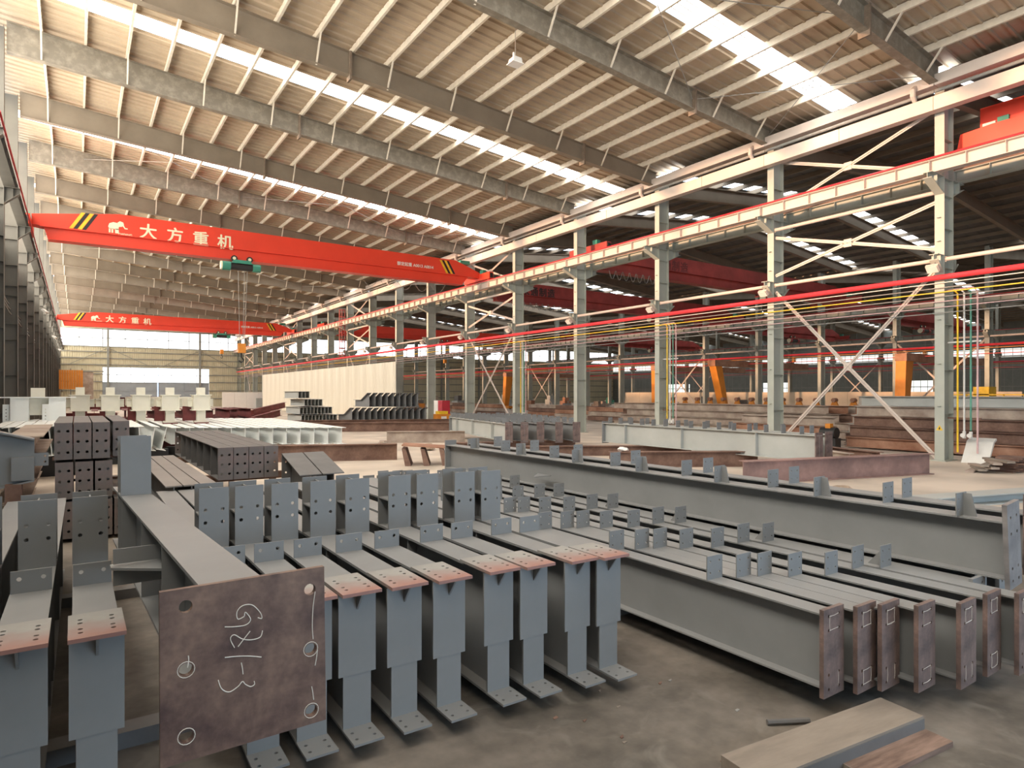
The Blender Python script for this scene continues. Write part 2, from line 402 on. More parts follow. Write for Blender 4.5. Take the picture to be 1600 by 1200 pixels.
# runway girders, one per bay
def make_runway(m, side):
    r = thing('crane_runway_girder', 'x', 'girder')
    ibeam(r, S-.012, .30, .40, m, .02, .012)
    st = MB().box(-.145, -.006, -.006, .006, .02, .38).mesh('stiffener', m); st2 = MB().box(.006, .145, -.006, .006, .02, .38).mesh('stiffener', m)
    for i in range(6):
        obj('stiffener', st, r, (0, .02+i*1.0, 0)); obj('stiffener', st2, r, (0, .02+i*1.0, 0))
    MB().box(-.035, .035, 0, S-.012, .40, .49).build('rail', 'rust', r)
    MB().tube([(-.2*side, 0, .43), (-.2*side, S-.012, .43)], .03, 6).build('conductor_bar', 'redpipe', r)
    return r
rw = make_runway('gutter', 1); first = True
for k in range(-1, 18):
    o = rw if first else copy_tree(rw); first = False
    o.location = (22.18, Y0+k*S, ZR); o['group'] = 'crane runway girders on the right-hand columns'
    o['label'] = 'pale crane runway girder on the right columns, '+ORD1[k+1]+' bay from the camera'
rw2 = make_runway('column', -1); first = True
for k in range(-1, 18):
    o = rw2 if first else copy_tree(rw2); first = False
    o.location = (23.95, Y0+k*S, ZR); o['group'] = 'runway girders facing the next bay'
    o['label'] = 'dark green girder behind the pale runway girder, '+ORD1[k+1]+' bay from the camera'
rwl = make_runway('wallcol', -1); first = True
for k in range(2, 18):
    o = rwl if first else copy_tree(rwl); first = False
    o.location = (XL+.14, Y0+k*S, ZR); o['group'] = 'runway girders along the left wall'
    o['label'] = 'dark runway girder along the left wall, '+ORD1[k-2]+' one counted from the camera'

# eave gutter beams, ties and downpipe elbows on the right-hand row
def make_gutter():
    r = thing('gutter_beam', 'x', 'beam')
    MB().box(-.16, .16, 0, S-.014, 0, .44).build('beam_box', 'gutter', r)
    MB().box(-.172, -.16, S/2-.006, S/2+.006, 0, .44).build('joint_strip', 'girt', r)
    MB().box(-.10, .25, 0, S-.014, .80, 1.14).build('gutter_fascia', 'gutter', r)
    MB().tube([(-.05, 0, .62), (-.05, S-.014, .62)], .055, 8).build('drain_pipe', 'cable', r)
    MB().tube([(-.08, .55, .95), (-.24, .55, .80), (-.24, .55, .62), (-.1, .55, .48)], [.07, .085, .085, .07], 8).build('downpipe_elbow', 'gutter', r)
    return r
gb = make_gutter(); first = True
for k in range(-1, 18):
    o = gb if first else copy_tree(gb); first = False
    o.location = (22.42, Y0+k*S, 11.06); o['group'] = 'gutter beams under the right eave'
    o['label'] = 'pale gutter beam under the right eave, '+ORD1[k+1]+' bay from the camera'
tie = thing('tie_tube', 'x', 'tie'); MB().tube([(0, .15, 0), (0, S-.15, 0)], .065, 10).build('tube', 'gutter', tie)
pe = MB().box(-.012, .012, 0, .16, -.09, .09).mesh('end_lug', 'gutter'); obj('end_lug', pe, tie, (0, .01, 0)); obj('end_lug', pe, tie, (0, S-.17, 0))
first = True
for k in range(-1, 18):
    o = tie if first else copy_tree(tie); first = False
    o.location = (22.8, Y0+k*S, 6.42); o['group'] = 'tie tubes between the right-hand columns'
    o['label'] = 'horizontal tie tube between right-hand columns, '+ORD1[k+1]+' bay from the camera'
    if k in (0, 4, 8, 12, 16):
        o = copy_tree(tie); o.location = (22.8, Y0+k*S, 8.6); o['group'] = 'upper tie tubes of the braced bays'
        o['label'] = 'upper tie tube just under the runway girder, '+ORD1[k//4]+' braced bay from the camera'
def brace(label, pts, wd, m, grp):
    r = thing('cross_brace', label, 'brace', (0, 0, 0), 0, grp)
    for a, b in pts: 
        o = MB().bar(a, b, .02, wd).build('diagonal', m, r)
        MB().bar(a, b, .10, .02).build('angle_leg', m, o)
    mid = [(pts[0][0][i]+pts[0][1][i])/2 for i in range(3)]
    MB().box(mid[0]-.03, mid[0]+.03, mid[1]-.14, mid[1]+.14, mid[2]-.14, mid[2]+.14).build('gusset', m, r)
    r.location = (0, 0, 0)
for j, k in enumerate((0, 4, 8, 12, 16)):
    ya, yb = Y0+k*S+.14, Y0+(k+1)*S-.14; x = 22.86; b = ORD1[j]+' braced bay from the camera'
    brace('long crossed diagonals from floor to tie tube, '+b, [((x, ya, .08), (x, yb, 6.15)), ((x, yb, .08), (x, ya, 6.15))], .13, 'gutter', 'lower cross braces of the right row')
    brace('crossed diagonals just below the runway girder, '+b, [((x, ya, 6.8), (x, yb, 8.3)), ((x, yb, 6.8), (x, ya, 8.3))], .12, 'gutter', 'middle cross braces of the right row')
    brace('crossed diagonals up to the gutter beam, '+b, [((x, ya, 9.3), (x, yb, 11.3)), ((x, yb, 9.3), (x, ya, 11.3))], .12, 'gutter', 'upper cross braces of the right row')

# pipes and cables along the right-hand row
def line(name, label, cat, pts, r, m, grp=None, n=8):
    return tag(MB().tube(pts, r, n).build(name, m), label, cat, grp)
line('fire_pipe', 'long red fire pipe running along the right-hand columns', 'pipe', [(22.55, -2, 5.82), (22.55, YG-.4, 5.82)], .085, 'redpipe', None, 10)
for i, (z, m, nm) in enumerate(((5.66, 'pipe_white', 'white'), (5.50, 'cable', 'grey'), (5.36, 'yellow', 'yellow'), (5.22, 'cable', 'dull grey'), (5.06, 'pipe_pink', 'pinkish'), (4.88, 'pipe_pink', 'rose'), (4.70, 'cable', 'lowest grey'))):
    line('service_line', 'thin '+nm+' service line below the red fire pipe', 'cable', [(22.66-.012*i, -2, z), (22.66-.012*i, YG-.4, z)], .017 if m != 'yellow' else .022, m, 'service lines along the right-hand columns', 5)
def droppers(Y, tagname, base):
    for j, (dy, m, nm, z1) in enumerate(((-.42, 'yellow', 'yellow', .3), (-.60, 'pipe_white', 'white', .95), (-.78, 'pipe_green', 'green', 1.0), (-.96, 'pipe_pink', 'pink', .3))):
        line('drop_pipe', nm+' vertical pipe '+tagname, 'pipe', [(22.95, Y-.05, 5.45), (22.95, Y+dy+.12, 5.45), (22.95, Y+dy, 5.3), (22.95, Y+dy, z1)], .028, m, 'drop pipes '+tagname, 7)
    r = thing('pipe_bracket', 'rusty cross bars holding the drop pipes '+tagname, 'bracket')
    MB().box(22.97, 23.0, Y-1.05, Y-.13, 3.75, 3.80).build('bar', 'pipe_white', r); MB().box(22.97, 23.0, Y-1.05, Y-.13, 1.35, 1.40).build('bar', 'rust', r)
    for j in (0, 1):
        v = thing('valve', 'white valve on the '+('white' if j == 0 else 'green')+' drop pipe '+tagname, 'valve', (22.95, Y-.60-.18*j, .85))
        MB().tube([(0, 0, -.1), (0, 0, .12)], [.05, .05], 8).build('body', 'pipe_white', v); MB().tube([(-.1, 0, 0), (.05, 0, 0)], .03, 6).build('stem', 'pipe_white', v)
        MB().tube([(-.12, 0, 0), (-.10, 0, 0)], .07, 10).build('hand_wheel', 'pipe_white', v)
droppers(Y0, 'beside the nearest right-hand column', True)
droppers(Y0+2*S, 'beside the third right-hand column', True)
droppers(Y0+4*S, 'beside the fifth right-hand column', True)
# floodlights under the lower brackets
fl = thing('floodlight', 'x', 'floodlight')
MB().bar((0, 0, 0), (.16, 0, -.16), .36, .10).build('housing', 'gutter', fl); MB().bar((-.06, 0, -.06), (.105, 0, -.225), .32, .02).build('lens', 'pipe_white', fl)
MB().bar((.08, 0, -.04), (.22, 0, .12), .04, .03).build('arm', 'girt', fl)
for k in range(0, 14, 1):
    o = fl if k == 0 else copy_tree(fl); o.location = (22.18, Y0+k*S, 6.18); o['group'] = 'floodlights on the right-hand columns'
    o['label'] = 'small tilted floodlight on the right-hand row, '+ORD[k]+' one from the camera'

# ------------------------------------------------------------------ walls
# left wall: dark sheets below, translucent band above
wl = sroot('wall_left')
wsm = MB()
prof = []
for i in range(4):
    b0 = i*.75; prof += [(b0, 0), (b0+.55, 0), (b0+.60, .05), (b0+.70, .05), (b0+.75, 0)]
wsm.prism([(XL-.70+d, yy) for yy, d in prof]+[(XL-.74, 3.0), (XL-.74, 0)], 'z', 0, 8.3)
wme = wsm.mesh('wall_sheet', 'wallsheet')
y = YB
while y < YG-.1:
    obj('wall_sheet', wme, wl, (0, y, 0)); y += 3.0
for z in (1.2, 2.9, 4.6, 6.3, 8.2, 11.2, 14.3):
    MB().box(XL-.66, XL-.60, YB, YG, z-.06, z+.06).build('girt', 'girt', wl)
for k in range(-3, 18):
    ya, yb = Y0+k*S+.02, Y0+(k+1)*S-.02
    mb = MB(); x = XL-.72; mb.v = [(x, ya, 8.3), (x, yb, 8.3), (x, yb, 14.35), (x, ya, 14.35)]; mb.f = [(0, 1, 2, 3)]
    o = struct(mb.build('window_%d' % wn, 'band')); wn += 1
    for q in (1, 2, 3, 4, 5): MB().box(x-.02, x+.02, ya+q*1.0-.02, ya+q*1.0+.02, 8.3, 14.35).build('mullion', 'girt', o)

# far gable wall over all bays
wb = sroot('wall_back')
gs = MB(); pr = [(0, 0)]
for i in range(10): pr += [(i*.3+.0, 0), (i*.3+.2, 0), (i*.3+.23, .04), (i*.3+.27, .04)]
pr.append((3.0, 0)); pr = pr[1:]
g1 = MB().prism([(a, -b) for a, b in pr]+[(3, .05), (0, .05)], 'z', 0, 9.4).mesh('wall_sheet', 'gablesheet')
g2 = MB().prism([(a, -b) for a, b in pr]+[(3, .05), (0, .05)], 'z', 12.1, 15).mesh('wall_sheet', 'gablesheet')
x = XL-.7; i = 0
gaps = []
while x < X4-.1:
    d = 3.0
    if not (4.0 < x+1.5 < 16.9): obj('wall_sheet', g1, wb, (x, YG, 0))
    obj('wall_sheet', g2, wb, (x, YG, 0))
    mb = MB(); mb.v = [(x+.02, YG+.03, 9.4), (x+2.98, YG+.03, 9.4), (x+2.98, YG+.03, 12.1), (x+.02, YG+.03, 12.1)]; mb.f = [(0, 1, 2, 3)]
    o = struct(mb.build('window_%d' % wn, 'pane')); wn += 1
    MB().box(x-.05, x+.05, YG-.06, YG+.02, 9.4, 12.1).build('mullion', 'girt', o); MB().box(x, x+3, YG-.06, YG+.02, 10.68, 10.78).build('mullion', 'girt', o)
    x += d; i += 1
x0 = XL-.7+2*3; x1 = x0+12          # door opening 3.3 .. 15.3
x0 = XL-.7+6.9-.0
xs = [XL-.7+3*i for i in range(40)]; ins = [a for a in xs if 4.0 < a+1.5 < 16.9]; x0, x1 = ins[0], ins[-1]+3
gtop = MB().prism([(a, -b) for a, b in pr]+[(3, .05), (0, .05)], 'z', 6.3, 9.4).mesh('wall_sheet', 'gablesheet')
for a in ins: obj('wall_sheet', gtop, wb, (a, YG, 0))
dn = 1
for h in (0, 1):
    xa_, xb_ = (x0, (x0+x1)/2-.05) if h == 0 else ((x0+x1)/2+.05, x1)
    dr = sroot('door_%d' % dn); dn += 1
    n = 4; wd_ = (xb_-xa_)/n
    for q in range(n):
        MB().box(xa_+q*wd_+.02, xa_+(q+1)*wd_-.02, YG-.04, YG+.02, 0, 3.85).build('door_panel', 'doorsheet', dr)
        MB().box(xa_+q*wd_+.03, xa_+(q+1)*wd_-.03, YG-.01, YG+.0, 3.95, 6.2).build('pane', 'pane', dr)
        MB().box(xa_+q*wd_-.03, xa_+q*wd_+.03, YG-.08, YG-.02, 0, 6.3).build('stile', 'doorsheet', dr)
    for z in (.05, 1.3, 2.6, 3.9, 5.1, 6.25): MB().box(xa_, xb_, YG-.09, YG-.03, z-.05, z+.05).build('rail', 'doorsheet', dr)
for z in (1.3, 2.6, 4.0, 5.2, 6.6, 7.6, 8.6, 9.4, 12.1):
    for (a, b) in ((XL-.6, x0), (x1, X4)) if z < 6.4 else ((XL-.6, X4),):
        MB().box(a, b, YG-.16, YG-.08, z-.07, z+.07).build('girt', 'girt', wb)
for x in (4.0, 16.9, 33, 42.5, 62, 71, 91, 100):
    MB().box(x-.15, x+.15, YG-.40, YG-.16, 0, 13.6).build('wind_column', 'girt', wb)
for a, b in (((4.0, 9.2), (9.2, 6.7)), ((16.9, 9.2), (11.8, 6.7)), ((4.0, 9.2), (-.8, 6.7)), ((16.9, 9.2), (21.5, 6.7))):
    MB().bar((a[0], YG-.3, a[1]), (b[0], YG-.3, b[1]), .06, .08).build('wind_brace', 'girt', wb)
# wall behind the camera with a wide open doorway
wf = sroot('wall_front')
MB().box(XL-.7, 3.0, YB-.1, YB, 0, 15).build('wall_panel', 'wallsheet', wf); MB().box(17.0, XR+1, YB-.1, YB, 0, 15).build('wall_panel', 'wallsheet', wf); MB().box(3.0, 17.0, YB-.1, YB, 6.5, 15).build('wall_panel', 'wallsheet', wf)
MB().box(XR+1, X4, YB-.1, YB, 0, 15).build('wall_panel', 'wallsheet', wf)
# far right wall
wr = sroot('wall_right')
y = YB
rw_a = MB().box(0, .06, 0, 5.98, 0, 2.2).box(0, .06, 0, 5.98, 4.2, 7.4).box(0, .06, 0, 5.98, 8.6, 13).mesh('wall_panel', 'wallsheet')
rib = MB().box(-.05, 0, 0, 5.98, -.06, .06).mesh('girt', 'girt')
while y < YG:
    obj('wall_panel', rw_a, wr, (X4, y, 0))
    for z in (1.2, 3.2, 5.6, 6.8, 8.0, 9.8): obj('girt', rib, wr, (X4, y, z))
    mb = MB(); mb.v = [(X4+.03, y, 2.2), (X4+.03, y+5.98, 2.2), (X4+.03, y+5.98, 4.2), (X4+.03, y, 4.2), (X4+.03, y, 7.4), (X4+.03, y+5.98, 7.4), (X4+.03, y+5.98, 8.6), (X4+.03, y, 8.6), (X4+.03, y, 2.2), (X4+.03, y+5.98, 2.2), (X4+.03, y+5.98, 4.2), (X4+.03, y, 4.2)]
    lowwin = int((y+60)/6) % 4 == 1
    mb.f = [(0, 1, 2, 3), (4, 5, 6, 7)] if lowwin else [(4, 5, 6, 7)]
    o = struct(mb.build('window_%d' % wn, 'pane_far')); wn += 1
    if not lowwin: MB().box(X4, X4+.06, y, y+5.98, 2.2, 4.2).build('wall_panel', 'wallsheet', wr)
    for q in (1, 2, 3, 4, 5): MB().box(X4-.02, X4+.02, y+q-.03, y+q+.03, 2.2, 8.6).build('mullion', 'girt', o)
    y += 6.0

# ------------------------------------------------------------------ the further bays: roofs, rafters, columns, runways
def ribbed(xa, za, xb, zb, ya, yb, step):
    mb = MB(); prof = []; y = ya
    while y < yb-.01:
        prof += [(y, 0), (y+step*.7, 0), (y+step*.8, -.05), (y+step*.9, -.05)]; y += step
    prof.append((yb, 0)); n = len(prof)
    for x, z in ((xa, za), (xb, zb)):
        for p, q in prof: mb.v.append((x, p, z+q))
    for i in range(n-1): mb.f.append((i, i+1, n+i+1, n+i))
    return mb
def bay_roof(xa, xb, name, desc, skies):
    xm = (xa+xb)/2; ze, zm = 12.55, 13.9
    r = sroot(name); global wn
    for (p, zp, q, zq) in ((xa, ze, xm, zm), (xm, zm, xb, ze)):
        y = YB
        for a in skies+[YG]:
            if a-y > .1: ribbed(p, zp, q, zq, y, a, .75).build('roof_slope', 'roofshaded', r)
            if a < YG:
                mb = MB(); mb.v = [(p, a, zp+.02), (q, a, zq+.02), (q, a+1.3, zq+.02), (p, a+1.3, zp+.02)]; mb.f = [(0, 1, 2, 3)]
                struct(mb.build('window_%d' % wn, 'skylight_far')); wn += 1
            y = a+1.3
        npl = 9
        for i in range(npl):
            t = (i+.5)/npl; x = p+(q-p)*t; z = zp+(zq-zp)*t
            MB().box(x-.04, x+.04, 0, YG, z-.28, z-.06).build('purlin', 'frame', r)
    g = thing('roof_rafter', 'x', 'rafter')
    for nm, t0, t1, hw in (('top_flange', -.30, -.32, .12), ('bottom_flange', -.95, -.97, .12), ('web', -.32, -.95, .006)):
        mb = MB()
        for (p, zp, q, zq) in ((xa+.4, ze, xm, zm), (xm, zm, xb-.4, ze)):
            mb.prism([(p, zp+t1), (q, zq+t1), (q, zq+t0), (p, zp+t0)], 'y', -hw, hw)
        mb.build(nm, 'frame', g)
    for k in range(18):
        o = g if k == 0 else copy_tree(g); o.location = (0, Y0+k*S+(3 if xa > 30 else 0), 0)
        o['label'] = 'dark rafter under the roof of the '+desc+', '+ORD[k]+' to the camera'; o['group'] = 'rafters of the '+desc
bay_roof(XR, X2, 'ceiling', 'second bay', [9.0, 20.3, 26.5, 37.8, 49.5, 62, 74, 86, 98])
bay_roof(X2, X3, 'ceiling', 'third bay', [15, 27, 39, 51, 63, 75, 87, 99])
bay_roof(X3, X4, 'ceiling', 'fourth bay', [15, 27, 39, 51, 63, 75, 87, 99])
col2 = make_column('steel_column', 'column', 8.4, 12.3); first = True
for X, off, desc in ((X2, 3.0-.2, 'second row beyond the right-hand row'), (X3, 0., 'third row deep in the far bays')):
    for k in range(17):
        o = col2 if first else copy_tree(col2); first = False
        o.location = (X, Y0+k*S+off, 0); o['label'] = ORD[k]+' steel column in the '+desc; o['group'] = desc
tied = thing('tie_tube', 'x', 'tie'); MB().tube([(0, .15, 0), (0, S-.15, 0)], .065, 8).build('tube', 'gutter', tied); first = True
r2 = make_runway('column', 1); f2 = True
for X, off, desc in ((X2, 2.8, 'second row of columns'), (X3, 0., 'third row of columns')):
    for k in range(-1, 16):
        for sx, sd_ in ((-.88, 'near'), (.88, 'far')):
            o = r2 if f2 else copy_tree(r2); f2 = False; o.location = (X+sx, Y0+off+k*S, 8.4)
            o['label'] = sd_+' side runway girder on the '+desc+', '+ORD1[k+1]+' bay away'; o['group'] = 'runway girders on the '+desc
        o = tied if first else copy_tree(tied); first = False; o.location = (X-.2, Y0+off+k*S, 6.1)
        o['label'] = 'horizontal tie tube on the '+desc+', '+ORD1[k+1]+' bay from the camera'; o['group'] = 'tie tubes on the '+desc
    for j, k in enumerate((1, 5, 9)):
        ya, yb = Y0+off+k*S+.14, Y0+off+(k+1)*S-.14; x = X-.2
        brace('crossed diagonals on the '+desc+', '+ORD1[j]+' set from the camera', [((x, ya, .08), (x, yb, 5.9)), ((x, yb, .08), (x, ya, 5.9))], .13, 'gutter', 'cross braces on the '+desc)
    line('fire_pipe', 'red fire pipe along the '+desc, 'pipe', [(X-.5, -2, 5.5), (X-.5, YG-.5, 5.5)], .085, 'redpipe')
    for z, m, nm in ((5.3, 'orange', 'orange'), (5.1, 'cable', 'grey'), (4.9, 'redpipe', 'red')):
        line('service_line', 'thin '+nm+' service line along the '+desc, 'cable', [(X-.45, -2, z), (X-.45, YG-.5, z)], .025, m, 'service lines along the '+desc, 5)

# ------------------------------------------------------------------ bridge cranes
def crane_body(r, xa, xb, m, zb=9.25, zt=10.82):
    # single box girder along x with tapering ends, seen from -y; lower part narrower with a bottom flange
    up = [(xa, zt-.95), (xa+.55, zb+.55), (xb-1.3, zb+.55), (xb, zt-1.05), (xb, zt-.72), (xb-1.9, zt-.06), (xa+3.4, zt), (xa, zt-.5)]
    MB().prism(up, 'y', -.36, .36).build('box_girder', m, r)
    lo = [(xa+.45, zb+.56), (xa+.6, zb+.03), (xb-1.35, zb+.03), (xb-.9, zb+.56)]
    MB().prism(lo, 'y', -.24, .24).build('lower_girder', m, r)
    MB().box(xa+.6, xb-1.35, -.33, .33, zb, zb+.04).build('bottom_flange', m, r)
    MB().box(xa+.3, xb-1.2, -.40, -.36, zb+.54, zb+.58).build('edge_angle', m, r)
def end_carriage(r, x, m, z=9.54):
    o = MB().box(x-.16, x+.16, -1.6, 1.6, z+.06, z+.50).build('end_carriage', m, r)
    for s_ in (-1, 1):
        MB().tube([(x-.06, s_*1.25, z+.13), (x+.06, s_*1.25, z+.13)], .13, 12).build('wheel', 'rust', o)
        MB().box(x-.10, x+.10, s_*1.6-.04, s_*1.6+.04, z+.12, z+.42).build('buffer', 'black', o)
    MB().box(x-.12, x+.12, -.75, -.38, z+.5, z+.75).build('drive_motor', 'hoist', r)
def stripes(r, x, lean, m1='yellow', m2='black', z0=9.86, z1=10.66, y=-.365):
    for i, m in enumerate((m1, m2, m1, m2)):
        a = x+i*.17
        MB().prism([(a, z0), (a+.15, z0), (a+.15+lean, z1), (a+lean, z1)], 'y', y-.004, y).build('warning_stripe', m, r)
def hoist(r, x, z, hookz, m='hoist'):
    h = MB().tube([(x-.62, -.55, z-.36), (x+.55, -.55, z-.36)], .19, 14).build('hoist_drum', 'black', r)
    MB().tube([(x-.95, -.55, z-.36), (x-.55, -.55, z-.36)], .24, 14).build('motor', m, h); MB().tube([(x-1.02, -.55, z-.36), (x-.95, -.55, z-.36)], .23, 14).build('end_cover', 'offwhite', h)
    MB().tube([(x+.55, -.55, z-.36), (x+.95, -.55, z-.36)], .21, 14).build('gear_case', m, h)
    MB().prism([(x-.5, z-.2), (x+.55, z-.2), (x+.4, z-.02), (x-.35, z-.02)], 'y', -.72, -.40).build('cover', m, h)
    for s_ in (-.32, .45):
        for yy in (-.36, .36):
            w_ = MB().tube([(x+s_, yy-.05, z+.10), (x+s_, yy+.05, z+.10)], .16, 14).build('trolley_wheel', 'black', r)
            MB().tube([(x+s_, yy-.07, z+.10), (x+s_, yy+.07, z+.10)], .085, 10).build('hub', 'offwhite', w_)
        MB().box(x+s_-.06, x+s_+.06, -.5, .5, z-.12, z-.02).build('trolley_plate', m, r)
    for q in (-.16, .16, .30):
        MB().tube([(x+q, -.55, z-.5), (x+q*.5, -.55, hookz+.45)], .014, 5).build('rope', 'cable', r)
    hb = MB().box(x-.16, x+.2, -.68, -.42, hookz, hookz+.5).build('hook_block', 'orange', r)
    MB().tube([(x, -.55, hookz), (x, -.55, hookz-.2), (x+.12, -.55, hookz-.38), (x+.02, -.55, hookz-.5), (x-.13, -.55, hookz-.42)], .04, 7).build('hook', 'black', hb)
def elephant(r, x, z, sc_):
    # small elephant emblem in cream paint: body, head, ear, trunk, legs
    y0, y1 = -.366, -.361
    e = MB().prism([(x+a*sc_, z+b*sc_) for a, b in ((-.50, .05), (-.42, .30), (-.15, .42), (.12, .38), (.22, .10), (.18, -.15), (-.10, -.12), (-.42, -.12))], 'y', y0, y1).build('elephant_emblem', 'offwhite', r)
    MB().prism([(x+a*sc_, z+b*sc_) for a, b in ((.12, .42), (.28, .55), (.50, .48), (.55, .30), (.40, .12), (.20, .10))], 'y', y0-.002, y1).build('head', 'offwhite', e)
    MB().prism([(x+a*sc_, z+b*sc_) for a, b in ((.36, .18), (.48, .16), (.60, -.02), (.80, -.02), (.80, .06), (.64, .06), (.54, .26))], 'y', y0, y1).build('trunk', 'offwhite', e)
    for a in (-.40, -.22, .02, .14): MB().box(x+a*sc_-.06*sc_, x+a*sc_+.06*sc_, y0, y1, z-.42*sc_, z-.08*sc_).build('leg', 'offwhite', e)
def make_crane(Y, label, hx, hookz, zoff=0.):
    r = thing('bridge_crane', label, 'crane', (0, Y, zoff), 0, 'red bridge cranes of the main hall')
    xa, xb = -1.70, 22.15
    crane_body(r, xa, xb, 'red')
    end_carriage(r, XL+.14, 'red'); end_carriage(r, 22.18, 'red')
    stripes(r, -.30, .48); stripes(r, 19.55, -.48)
    for ch, x in zip('大方重机', (2.92, 4.10, 5.28, 6.44)):
        obj('lettering', text_mesh(ch, .78, .004, 'offwhite', 'lettering'), r, (x, -.366, 10.10-.02*(x-2.9)/1.2), (PI/2, 0, 0))
    obj('lettering', text_mesh('额定起重 A0013 A0014', .25, .003, 'whitemark', 'lettering'), r, (17.4, -.366, 10.1), (PI/2, 0, 0))
    elephant(r, 1.55, 10.14, .62)
    obj('lettering', text_mesh('DAFANG', .14, .003, 'offwhite', 'lettering'), r, (1.95, -.366, 9.86), (PI/2, 0, 0))
    hoist(r, hx, 9.2, hookz)
    # festoon cable loops under the right end
    for i in range(5):
        x = 14.2+i*1.15
        MB().tube([(x+t*1.1, .42, 9.22-.55*math.sin(PI*t)) for t in [q/8 for q in range(9)]], .012, 5).build('festoon_cable', 'cable', r)
    MB().box(20.7, 21.4, -.2, .2, 10.62, 10.86).build('drive_box', 'hoist', r)
    return r
make_crane(36.6, 'red bridge crane with large cream lettering, nearest across the main hall', 7.2, 4.3)
make_crane(81.5, 'red bridge crane farther back across the main hall, near the gable', 14.0, 6.8)
def old_crane(X_a, X_b, Y, label, txt=None, tx=0, zoff=0, blur=False, m='redold', num=True):
    r = thing('bridge_crane', label, 'crane', (0, Y, zoff), 0, 'faded red cranes of the further bays')
    crane_body(r, X_a, X_b, m, 8.75, 10.2)
    end_carriage(r, X_a+.1, m); end_carriage(r, X_b-.1, m, 8.9)
    if txt:
        for i, ch in enumerate(txt): obj('lettering', text_mesh(ch, .72, .004, 'black' if not blur else 'darkred', 'lettering'), r, (tx+i*.78, -.366, 9.58), (PI/2, 0, 0))
    hoist(r, (X_a+X_b)/2+3, 8.7, 5.8, 'redold')
    for i in range(9):
        x = X_a+1.2+i*.55
        MB().tube([(x+t*.5, -.42, 8.78-.5*math.sin(PI*t)) for t in [q/6 for q in range(7)]], .018, 5).build('festoon_cable', 'cable', r)
    return r
old_crane(24.0, 51.0, 38.3, 'faded red crane in the second bay with black lettering', '永通制造', 27.0)
old_crane(24.0, 51.0, 27.6, 'faded red crane in the second bay with worn lettering and cable loops', '永通制造', 29.3, .45, True)
old_crane(24.0, 51.0, 76.0, 'red crane far back in the second bay', None, 0, .4, False, 'red')
old_crane(53.0, 80.0, 30.0, 'faded red crane in the third bay, nearest of three')
old_crane(53.0, 80.0, 44.0, 'faded red crane in the third bay, middle of three')
old_crane(53.0, 80.0, 66.0, 'faded red crane in the third bay, farthest of three')
r = thing('bridge_crane', 'bright red crane end carriage riding high at the upper right', 'crane', (24.15, 8.0, 9.6))
MB().box(-.25, .25, -3.0, 3.2, .08, .50).build('end_carriage', 'red', r)
MB().prism([(-2.9, .5), (1.15, .5), (1.05, 1.0), (.15, 1.06), (-2.9, 1.02)], 'x', -.30, .30).build('drive_housing', 'red', r)
MB().box(0, 26, -1.2, .6, .55, 1.75).build('box_girder', 'red', r)
MB().box(-.1, .1, .15, .5, 1.02, 1.2).build('motor', 'pipe_white', r); MB().box(-.1, .1, -.2, .1, 1.02, 1.28).build('gear_box', 'hoist', r)
for s_ in (-2.5, 2.7): MB().tube([(-.08, s_, .05), (.08, s_, .05)], .15, 12).build('wheel', 'rust', r)

# ------------------------------------------------------------------ foreground: row of bracketed columns lying on bearers
HR = .84
def make_rowcol():
    r = thing('bracketed_column', 'x', 'steel member')
    L = 5.2; s_ = 'steel'
    MB().box(-.105, .105, .30, L, HR-.018, HR).build('top_flange', s_, r)
    MB().box(-.09, .09, .014, L, .0, .016).build('bottom_flange', s_, r)
    MB().box(-.006, .006, .014, L, .016, HR-.018).build('web', s_, r)
    st = MB().box(-.088, .088, -.006, .006, .016, HR-.02).mesh('stiffener', s_)
    for y in (1.30, 1.72, 1.94, 3.2, 4.4): obj('stiffener', st, r, (0, y, 0))
    cp = plate(.25, .56, .022, [(-.075, .07), (.075, .07), (-.075, .15), (.075, .15), (-.075, .32), (.075, .32), (-.075, .40), (.075, .40)], .012, 'cap')
    # horizontal cap plate: turn the vertical plate down so that its height runs along +y
    o = obj('cap_plate', cap_mesh, r, (0, -.09, HR))
    obj('end_plate', MB().box(-.118, .118, 0, .014, .335, HR-.002).mesh('end_plate', s_), r)
    obj('lower_end_plate', MB().box(-.088, .088, .004, .018, .012, .335).mesh('lower_end_plate', s_), r)
    obj('foot_plate', foot_mesh, r, (0, -.2, 0))
    MB().prism([(-.085, HR-.001), (.0, HR-.001), (.0, HR-.11)], 'x', -.006, .006).build('gusset', s_, r)
    obj('cleat', plate(.205, .135, .010, [(-.06, .085), (.06, .085)], .013, s_), r, (0, 1.02, HR))
    b = obj('bracket_plate', plate(.215, .47, .012, [(-.062, .20), (.062, .20), (-.062, .30), (.062, .30)], .014, s_), r, (0, 1.66, HR))
    MB().box(-.107, .107, .24, .252, 0, .48).build('rear_plate', s_, b); MB().box(-.005, .005, .012, .24, 0, .455).build('rib', s_, b)
    MB().box(-.10, .10, .012, .24, .245, .257).build('shelf', s_, b)
    return r
def flat_plate(wd, L, t, holes, rad, m):
    me = plate(wd, L, t, holes, rad, m).copy()
    me.transform(Matrix(((1, 0, 0, 0), (0, 0, 1, 0), (0, -1, 0, 0), (0, 0, 0, 1)))); me.transform(Matrix.Translation((0, 0, t)))
    me.flip_normals(); me.update()
    bm = bmesh.new(); bm.from_mesh(me); bmesh.ops.recalc_face_normals(bm, faces=bm.faces); bm.to_mesh(me); bm.free()
    return me
cap_mesh = flat_plate(.245, .42, .02, [(sx, y) for sx in (-.07, .07) for y in (.09, .15, .25, .31)], .012, 'cap')
foot_mesh = flat_plate(.185, .22, .014, [(sx, y) for sx in (-.055, .055) for y in (.06, .14)], .011, 'steel')
rc = make_rowcol()
